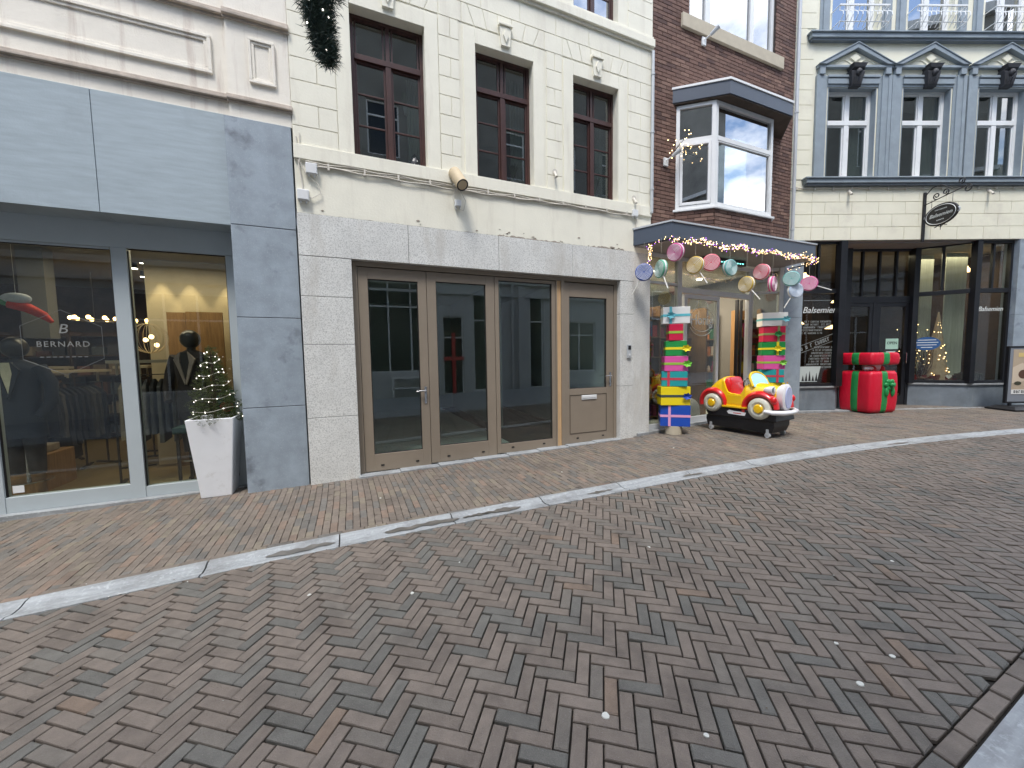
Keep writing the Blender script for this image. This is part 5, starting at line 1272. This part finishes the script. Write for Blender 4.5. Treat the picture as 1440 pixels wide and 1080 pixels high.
for s_ in (-1, 1):
    m.box(-.20, .06, min(s_ * .284, s_ * .292), max(s_ * .284, s_ * .292), .54, .70)
    m.box(-.27, .16, min(s_ * .285, s_ * .345), max(s_ * .285, s_ * .345), .475, .505); m.cut()
m.build('door_panel', 'gloss', ride, bevel=.008)
m = MB().col(RE); m.ring([sect(-.30, .235, .66, 1.02, 4), sect(-.22, .235, .64, 1.03, 4), sect(-.17, .23, .62, .92, 4)]); m.box(-.20, .05, -.235, .235, .60, .72); m.build('seat', 'gloss', ride, smooth=True, bevel=.01)
def fender(cx, cz, r0, a0, a1, wd, yo, tail):
    for s_ in (-1, 1):
        m = MB().col(RE); ring = []
        N = 16
        for k in range(N + 1):
            a = R(a0 + (a1 - a0) * k / N); t = k / N; th = .055 * (math.sin(math.pi * min(1, .18 + t * .82)) * .55 + .55); ww = wd * (.55 + .45 * math.sin(math.pi * (.12 + .76 * t)))
            rr = r0 + tail * (1 - t) ** 2; c = Vector((cx + rr * math.cos(a), 0, cz + rr * math.sin(a))); u_ = Vector((math.cos(a), 0, math.sin(a)))
            ring.append([tuple(c + u_ * th * math.cos(b) + Vector((0, s_ * yo + ww * math.sin(b), 0))) for b in [2 * math.pi * q / 12 for q in range(12)]])
        m.ring(ring); m.build('fender', 'gloss', ride, smooth=True)
WR = .178
fender(-.465, .535, .225, 195, -12, .085, .265, .02); fender(.385, .50, .24, 200, 2, .105, .245, .05)
def wheel(x, z, s_, r):
    m = MB().col(CR); y0_ = s_ * .255; d = s_ * .10
    prof = [(.02, 0), (r * .85, 0), (r * .98, .02), (r, .05), (r * .97, .085), (r * .85, .105), (r * .62, .11), (r * .5, .095), (.02, .09)]
    m.lathe([(a, y0_ + s_ * b) for a, b in prof], (x, 0, z), 26, 'y'); w_ = m.build('wheel', 'gloss', ride, smooth=True)
    m = MB().col((.86, .52, .01)); m.lathe([(a, y0_ + s_ * b) for a, b in ((.002, .08), (r * .40, .09), (r * .42, .108), (r * .34, .124), (.002, .130))], (x, 0, z), 20, 'y'); m.build('hubcap', 'gloss', w_, smooth=True)
for s_ in (-1, 1): wheel(-.465, .535, s_, .175); wheel(.385, .50, s_, .190)
m = MB().col(WH); m.ring([sect(.555, .15, .50, .88, 2.6), sect(.60, .158, .47, .92, 2.3), sect(.665, .158, .46, .93, 2.2), sect(.685, .135, .49, .90, 2.2)]); gr = m.build('grille_shell', 'gloss', ride, smooth=True)
m = MB().col((.42, .46, .66)); m.ring([sect(.68, .112, .51, .88, 2.1), sect(.697, .108, .515, .875, 2.1)]); m.build('grille', 'gloss', gr, smooth=True)
m = MB().col((.55, .58, .72))
m.box(.694, .703, -.004, .004, .535, .85)
for q in (-.05, .05): m.box(.694, .701, q - .0025, q + .0025, .56, .83)
m.build('grille_bars', 'gloss', gr)
m = MB().col((.6, .35, .1)); m.cyl((.66, 0, .935), (.66, 0, .965), .012, 8); m.build('ornament', 'gloss', gr)
for s_ in (-1, 1):
    m = MB().col(WH); c = (.50, s_ * .235, .82); m.lathe([(.01, -.10), (.045, -.07), (.072, 0), (.078, .055), (.07, .065)], c, 18, 'x'); h = m.build('headlight', 'gloss', ride, smooth=True)
    m = MB(); m.lathe([(.002, .078), (.05, .072), (.068, .06), (.002, .058)], c, 18, 'x'); m.build('lens', 'chrome', h, smooth=True)
    m = MB().col(RE); m.sph((.60, s_ * .31, .66), .06, (.9, .8, 1.1)); m.build('side_lamp', 'gloss', ride, smooth=True)
m = MB().col((.74, .74, .76)); m.tube([(.50, -.40, .47), (.62, -.36, .455), (.72, -.22, .45), (.745, 0, .45), (.72, .22, .45), (.62, .36, .455), (.50, .40, .47)], [.03, .04, .042, .038, .042, .04, .03], 12); m.build('bumper', 'gloss', ride, smooth=True)
m = MB().col((.74, .74, .76)); m.tube([(-.60, -.32, .50), (-.70, -.2, .49), (-.73, 0, .49), (-.70, .2, .49), (-.60, .32, .50)], .03, 10); m.build('bumper', 'gloss', ride, smooth=True)
def arch(x0, x1, hw, z0, z1, n=14):
    return [(x0 + (x1 - x0) * math.sin(math.pi * k / n) ** .6 if 0 < k < n else x0, -hw * math.cos(math.pi * k / n), z0 + (z1 - z0) * math.sin(math.pi * k / n) ** .55 if 0 < k < n else z0) for k in range(n + 1)]
m = MB().col(YL); A_ = arch(.24, .13, .265, .88, 1.115); m.tube(A_, .022, 8); m.build('windscreen_frame', 'gloss', ride, smooth=True)
m = MB().col((.35, .66, .80)); B_ = arch(.24, .13, .25, .87, 1.10); f1 = [(x, y, z) for x, y, z in B_]; f2 = [(x + .02, y, z) for x, y, z in B_]
n = len(f1); m.add(f1 + f2, [tuple(range(n)), tuple(range(2 * n - 1, n - 1, -1))] + [(i, i + n, (i + 1) % n + n, (i + 1) % n) for i in range(n)]); m.build('windscreen', 'gloss', ride)
m = MB().col((.02, .02, .02)); m.tube([(.02 + .03 * math.cos(a), .105 * math.cos(a), .90 + .10 * math.sin(a)) for a in [2*math.pi*k/18 for k in range(18)]], .012, 6, closed=True); m.cyl((.02, 0, .90), (.12, 0, .84), .012, 8); m.build('steering_wheel', 'gloss', ride)
m = MB(); m.ring([[(-.60, -.25, .085), (.56, -.25, .085), (.56, .25, .085), (-.60, .25, .085)][::-1], [(-.62, -.27, .20), (.60, -.27, .20), (.60, .27, .20), (-.62, .27, .20)][::-1], [(-.62, -.27, .28), (.60, -.27, .28), (.60, .27, .28), (-.62, .27, .28)][::-1], [(-.56, -.31, .30), (.66, -.31, .30), (.66, .31, .30), (-.56, .31, .30)][::-1], [(-.64, -.31, .45), (.62, -.31, .45), (.62, .31, .45), (-.64, .31, .45)][::-1]])
bs = m.build('base', 'rubber', ride, bevel=.012)
m = MB().col((.75, .75, .75)); m.prism([(-.18, .395), (-.15, .355), (.14, .345), (.16, .40), (.10, .41), (-.05, .415), (-.14, .43)], -.322, -.3115); m.build('sticker', 'painted', bs)
m = MB().col((.6, .05, .05)); m.box(-.06, .08, -.324, -.3225, .372, .386); m.build('sticker_line', 'painted', bs)
for x in (-.52, .50):
    for s_ in (-1, 1):
        m = MB(); m.cyl((x, s_ * .25 - .02, .045), (x, s_ * .25 + .02, .045), .045, 16); m.box(x - .02, x + .02, s_ * .25 - .03, s_ * .25 + .03, .05, .15); m.build('caster', 'zinc', bs, bevel=.003)

# ================================================================= INFLATABLE PRESENT
ip = thing('inflatable_present', 'red and green inflatable gift box with its lid raised, by the black shop door', 'inflatable', rp_(1.62, -.16, gz(11.5)), RZ + R(8))
RD, GN = (.62, .006, .03), (.015, .24, .06)
def puff(m, hx, hy, z0, z1, bands, bulge=.03):
    n = 120; rings = []; N = 22
    def across(a): q = (a + math.pi / 4) % (math.pi / 2) - math.pi / 4; return math.tan(q)       # -1..1 along a side
    for j in range(N + 1):
        t = j / N; z = z0 + (z1 - z0) * t; e = (math.sin(math.pi * t)) ** .25 if 0 < t < 1 else 0; k = .88 + .12 * e
        r = []
        for i in range(n):
            a = 2 * math.pi * i / n; c, s = math.cos(a), math.sin(a); p = 16
            rr = 1 / ((abs(c) ** p + abs(s) ** p) ** (1 / p)); w_ = abs(across(a)) 
            b = bulge * math.cos(min(1, (w_ / .22)) * math.pi / 2) if w_ < .22 else bulge * 1.3 * math.sin(math.pi * min(1, (w_ - .22) / .78)) ** .6
            b += .006 * math.sin(31 * a) * math.sin(t * 23 + 3 * a) * e
            r.append(((hx * rr * c) * (k + b * e), (hy * rr * s) * (k + b * e), z + .008 * math.sin(9 * a) * e))
        rings.append(r)
    for j in range(N):
        for i in range(n):
            a = 2 * math.pi * (i + .5) / n
            m.col(GN if abs(across(a)) < .22 else RD)
            k = (i + 1) % n; m.add([rings[j][i], rings[j][k], rings[j + 1][k], rings[j + 1][i]], [(0, 1, 2, 3)])
    m.col(RD); m.add(rings[0], [tuple(range(n - 1, -1, -1))]); m.add(rings[-1], [tuple(range(n))])
    return m
def weld(o):
    import bmesh
    bm = bmesh.new(); bm.from_mesh(o.data); bmesh.ops.remove_doubles(bm, verts=bm.verts, dist=1e-5); bm.to_mesh(o.data); bm.free(); o.data.polygons.foreach_set('use_smooth', [True] * len(o.data.polygons)); o.data.set_sharp_from_angle(angle=R(60))
o = puff(MB(), .36, .36, .0, .92, 1, .035).build('box_body', 'inflated', ip); weld(o)
o = puff(MB(), .37, .37, 1.06, 1.33, 1, .03).build('lid', 'inflated', ip); weld(o)
m = MB().col((.75, .72, .72)); m.sph((.02, -.05, 1.0), .16, (1.1, 1., .9)); m.sph((-.22, -.18, .98), .07, (1.5, 1, .7)); m.col((.6, .02, .03)); m.sph((-.12, -.16, .95), .09); m.sph((.14, -.12, .95), .1); m.build('stuffing_figure', 'inflated', ip, smooth=True)
m = MB().col(GN)
for a in (0, 60, 120, 180, 240, 300): m.sph((.10 + .09 * math.cos(R(a)), -.38, .62 + .08 * math.sin(R(a))), .06, (1.0, .6, .9))
m.sph((.10, -.42, .62), .05); m.sph((.02, -.38, .46), .06, (.8, .6, 1.7)); m.sph((.18, -.38, .46), .06, (.8, .6, 1.7)); m.build('bow', 'inflated', ip, smooth=True)
# candle lantern ledge item behind the present
t = thing('menu_board', 'grey framed pavement board with a coloured poster on a black foot at the right edge', 'sign', rp_(4.75, -.55, gz(13.5)), RZ + R(-8))
m = MB(); m.ring([[(-.42, -.30, 0), (.42, -.30, 0), (.42, .30, 0), (-.42, .30, 0)], [(-.42, -.30, .04), (.42, -.30, .04), (.42, .30, .04), (-.42, .30, .04)], [(-.30, -.18, .10), (.34, -.18, .10), (.34, .18, .10), (-.30, .18, .10)]]); m.build('foot', 'rubber', t, bevel=.006)
m = MB(); frame(m, -.34, .40, .16, 1.42, -.03, .03, .035); m.box(-.25, -.20, -.02, .02, .08, .16); m.box(.26, .31, -.02, .02, .08, .16); fr = m.build('frame', 'black_paint', t, bevel=.004)
m = MB().col((.22, .24, .27)); m.box(-.305, .365, -.018, .018, .195, 1.385); m.col((.45, .36, .26)); m.box(-.235, .295, -.022, -.0185, .36, 1.345)
m.col((.6, .5, .38)).prism([(-.235, .95), (-.05, 1.05), (.1, .9), (.295, .98), (.295, .7), (-.235, .6)], -.0245, -.0222); m.col((.10, .05, .03)).lathe([(.001, -.026), (.10, -.026), (.10, -.0246), (.001, -.0246)], (-.02, 0, .80), 16, 'y'); m.col((.65, .5, .2)).box(-.14, .22, -.026, -.0246, 1.18, 1.27)
m.col((.05, .05, .03)).lathe([(.001, -.026), (.07, -.026), (.07, -.0246), (.001, -.0246)], (-.12, 0, .60), 16, 'y', 1, .6)
m.col((.75, .75, .72)).box(-.235, .295, -.0262, -.0222, .36, .46); m.build('poster', 'poster', t)
m = MB()
for k in range(9): glyph(m, -.19 + .048 * k, .385, .06, -.029)
m.build('poster_lettering', 'letter_black', t)
# ================================================================= OPPOSITE SIDE (seen in the glass)
ob = thing('opposite_house_row', 'tall pale house row across the street, seen only as a reflection in the glass', 'building', (0, -4.6, 0))
oh = []
for k in range(9): a = -7 + k * 2.7; oh += [(a, a + 1.2, 5.9, 7.9), (a, a + 1.2, 9.4, 11.4)]
oh += [(-6.5, -1.0, .5, 3.9), (.75, 3.35, 1.0, 4.6), (3.75, 4.65, .0, 3.3), (5.1, 5.7, .1, 4.3), (7.8, 8.5, .1, 4.3), (9.6, 11.4, .8, 3.2), (12.0, 14.0, .8, 3.4), (14.8, 16.4, .3, 3.2)]
w = MB(Matrix.Rotation(math.pi, 4, 'Z')); wall(w, -19, 17, -.3, 4.9, [(-h[1], -h[0], h[2], h[3]) for h in oh if h[2] < 5], 0, .3); w.build('wall', 'opp_white', ob)
w = MB(Matrix.Rotation(math.pi, 4, 'Z')); wall(w, -19, 17, 4.9, 14.6, [(-h[1], -h[0], h[2], h[3]) for h in oh if h[2] > 5], 0, .3); w.build('upper_wall', 'opp_dark', ob)
m = MB(); m.box(-17, 19.1, 0, .25, 14.3, 14.65); m.box(-17, 19, .0, .12, 4.75, 4.95); m.box(-17, 19, 0, .15, 8.5, 8.65); m.box(-17, 19, 0, .09, 4.2, 4.3); m.cyl((6.9, .08, 0), (6.9, .08, 4.8), .06, 8); m.box(7.2, 7.5, 0, .1, 0, 4.7); m.build('cornice', 'opp_white', ob)
m = MB(); m.box(-17, 19, -6, -2.0, -.3, 14.6); m.build('building_mass', 'opp_dark', ob)
for h in oh:
    m = MB(); nv = max(1, round((h[1] - h[0]) / .95)); frame(m, h[0], h[1], h[2], h[3], -.15, -.08, .06, vs=[(h[0] + (h[1] - h[0]) * q / nv - .03, h[0] + (h[1] - h[0]) * q / nv + .03) for q in range(1, nv)], hs=((h[2] + (h[3] - h[2]) * .72, h[2] + (h[3] - h[2]) * .72 + .06),)); f = m.build('window', 'white_paint', ob)
    m = MB(); m.box(h[0] + .03, h[1] - .03, -.125, -.12, h[2] + .03, h[3] - .03); m.build('pane', 'opp_glass', f)
m = MB(); m.box(4.13, 4.27, .0, .04, .0, 2.6); m.box(3.75, 4.65, .0, .045, 1.45, 1.6); m.build('door_ribbon', 'opp_red', ob)
m = MB(); m.box(1.6, 3.3, .05, .3, .75, .82); m.box(1.65, 1.72, .05, .3, 0, .75); m.box(3.1, 3.17, .05, .3, 0, .75); m.box(1.6, 3.3, .05, .3, .35, .40); m.build('white_bench', 'white_paint', ob)
ol = thing('opposite_low_house', 'lower house farther along the opposite side, seen only in the glass', 'building', (25, -5.5, 0))
m = MB(); m.box(-5.8, 14, -5, 0, -.3, 8.2); m.prism([(-5.2, 8.2), (.3, 8.2), (-2.4, 9.8)], -5.8, 14, 'x'); m.build('wall', 'opp_dark', ol)
m = MB()
for k in range(7): frame(m, -6.5 + k * 2.8, -5.2 + k * 2.8, 3.9, 5.8, .0, .05, .08)
m.build('window', 'white_paint', ol)
lf = thing('street_end_house', 'house closing the street to the left, outside the photo', 'building', (-16, 0, 0))
m = MB(); m.box(-6, 0, -10, 12, -.6, 12); m.build('wall', 'opp_white', lf)
m = MB()
for k in range(6): frame(m, -8 + k * 3, -6.8 + k * 3, 5, 7, 0, .05, .08)
o = m.build('window', 'white_paint', lf); o.rotation_euler.z = R(90); o.location.x = .06

# ================================================================= LIGHT, SKY, CAMERA
wd = bpy.data.worlds.new('World'); sc.world = wd; wd.use_nodes = True; nt = wd.node_tree; L = nt.links
bg = nt.nodes['Background']; bg.inputs[1].default_value = .13
sky = nd(nt, 'ShaderNodeTexSky', sky_type='NISHITA', sun_disc=False); sky.sun_elevation = R(38); sky.sun_rotation = R(215); sky.air_density = 1.0; sky.ozone_density = 2.5
tc = nd(nt, 'ShaderNodeTexCoord'); sp = nd(nt, 'ShaderNodeSeparateXYZ'); L.new(tc.outputs['Generated'], sp.inputs[0])
ad = nd(nt, 'ShaderNodeMath', operation='ADD'); ad.inputs[1].default_value = .18; L.new(sp.outputs[2], ad.inputs[0])
dv = [nd(nt, 'ShaderNodeMath', operation='DIVIDE') for _ in range(2)]
for k in range(2): L.new(sp.outputs[k], dv[k].inputs[0]); L.new(ad.outputs[0], dv[k].inputs[1])
cb = nd(nt, 'ShaderNodeCombineXYZ'); L.new(dv[0].outputs[0], cb.inputs[0]); L.new(dv[1].outputs[0], cb.inputs[1])
no = nd(nt, 'ShaderNodeTexNoise'); no.inputs['Scale'].default_value = 1.7; no.inputs['Detail'].default_value = 8; no.inputs['Roughness'].default_value = .55; L.new(cb.outputs[0], no.inputs['Vector'])
mr = nd(nt, 'ShaderNodeMapRange'); mr.inputs[1].default_value = .47; mr.inputs[2].default_value = .60; L.new(no.outputs[0], mr.inputs[0])
mx = nd(nt, 'ShaderNodeMix', data_type='RGBA'); L.new(mr.outputs[0], mx.inputs[0]); L.new(sky.outputs[0], mx.inputs[6]); mx.inputs[7].default_value = (8.5, 8.7, 9.2, 1); L.new(mx.outputs[2], bg.inputs[0])
sl = bpy.data.lights.new('sun', 'SUN'); sl.energy = .9; sl.angle = R(14); sl.color = (1, .96, .9); so = bpy.data.objects.new('sun', sl); C.objects.link(so)
e_, az = R(62), R(215); dvec = Vector((math.sin(az) * math.cos(e_), math.cos(az) * math.cos(e_), math.sin(e_)))
so.rotation_euler = dvec.to_track_quat('Z', 'Y').to_euler(); so.location = (0, 0, 20)
sky.sun_elevation = e_; sky.sun_rotation = az
def area(name, loc, sx, sy, e, col, rot=(0, 0, 0)):
    l = bpy.data.lights.new(name, 'AREA'); l.shape = 'RECTANGLE'; l.size = sx; l.size_y = sy; l.energy = e; l.color = col; o = bpy.data.objects.new(name, l); C.objects.link(o); o.location = loc; o.rotation_euler = rot
area('boutique_ceiling_light', (-2.4, WY + 1.2, 3.0), 1.8, .8, 7, (1, .86, .62))
for q, x in enumerate((-2.55, -2.2, -1.7)):
    l = bpy.data.lights.new('wall_washer', 'SPOT'); l.energy = 11; l.color = (1, .8, .48); l.spot_size = R(50); l.spot_blend = .3; l.shadow_soft_size = .03; o = bpy.data.objects.new('wall_washer', l); C.objects.link(o); o.location = (x, WY + 1.90, 3.05)
area('boutique_back_light', (-4.0, WY + 4, 3.4), 4, 3, 13, (1, .8, .5))
area('sweet_shop_light', (7.0, WY + 2.0, 3.38), 3.4, 2.5, 75, (1, .88, .7))
area('chocolate_shop_light', rp_(4.3, 1.3, 3.9), 2.4, 1.2, 16, (1, .85, .6), (0, 0, RZ))
cd = bpy.data.cameras.new('camera'); cd.sensor_width = 36; cd.sensor_fit = 'HORIZONTAL'; cd.lens = 541 / 1440 * 36; cd.clip_start = .05; cd.clip_end = 400
co = bpy.data.objects.new('camera', cd); C.objects.link(co); sc.camera = co
co.matrix_world = Matrix(((0.918180, 0.041869, -0.393945, 0.000000), (-0.395864, 0.058272, -0.916459, 0.000000), (-0.015415, 0.997422, 0.070079, 1.550000), (0.000000, 0.000000, 0.000000, 1.000000)))
sc.view_settings.view_transform = 'Standard'; sc.view_settings.look = 'None'; sc.view_settings.exposure = 1.72; sc.view_settings.gamma = 1
sc.cycles.max_bounces = 10; sc.cycles.transparent_max_bounces = 24; sc.cycles.diffuse_bounces = 4; sc.cycles.sample_clamp_indirect = 6; sc.cycles.caustics_reflective = False; sc.cycles.caustics_refractive = False
sc.cycles.use_denoising = True
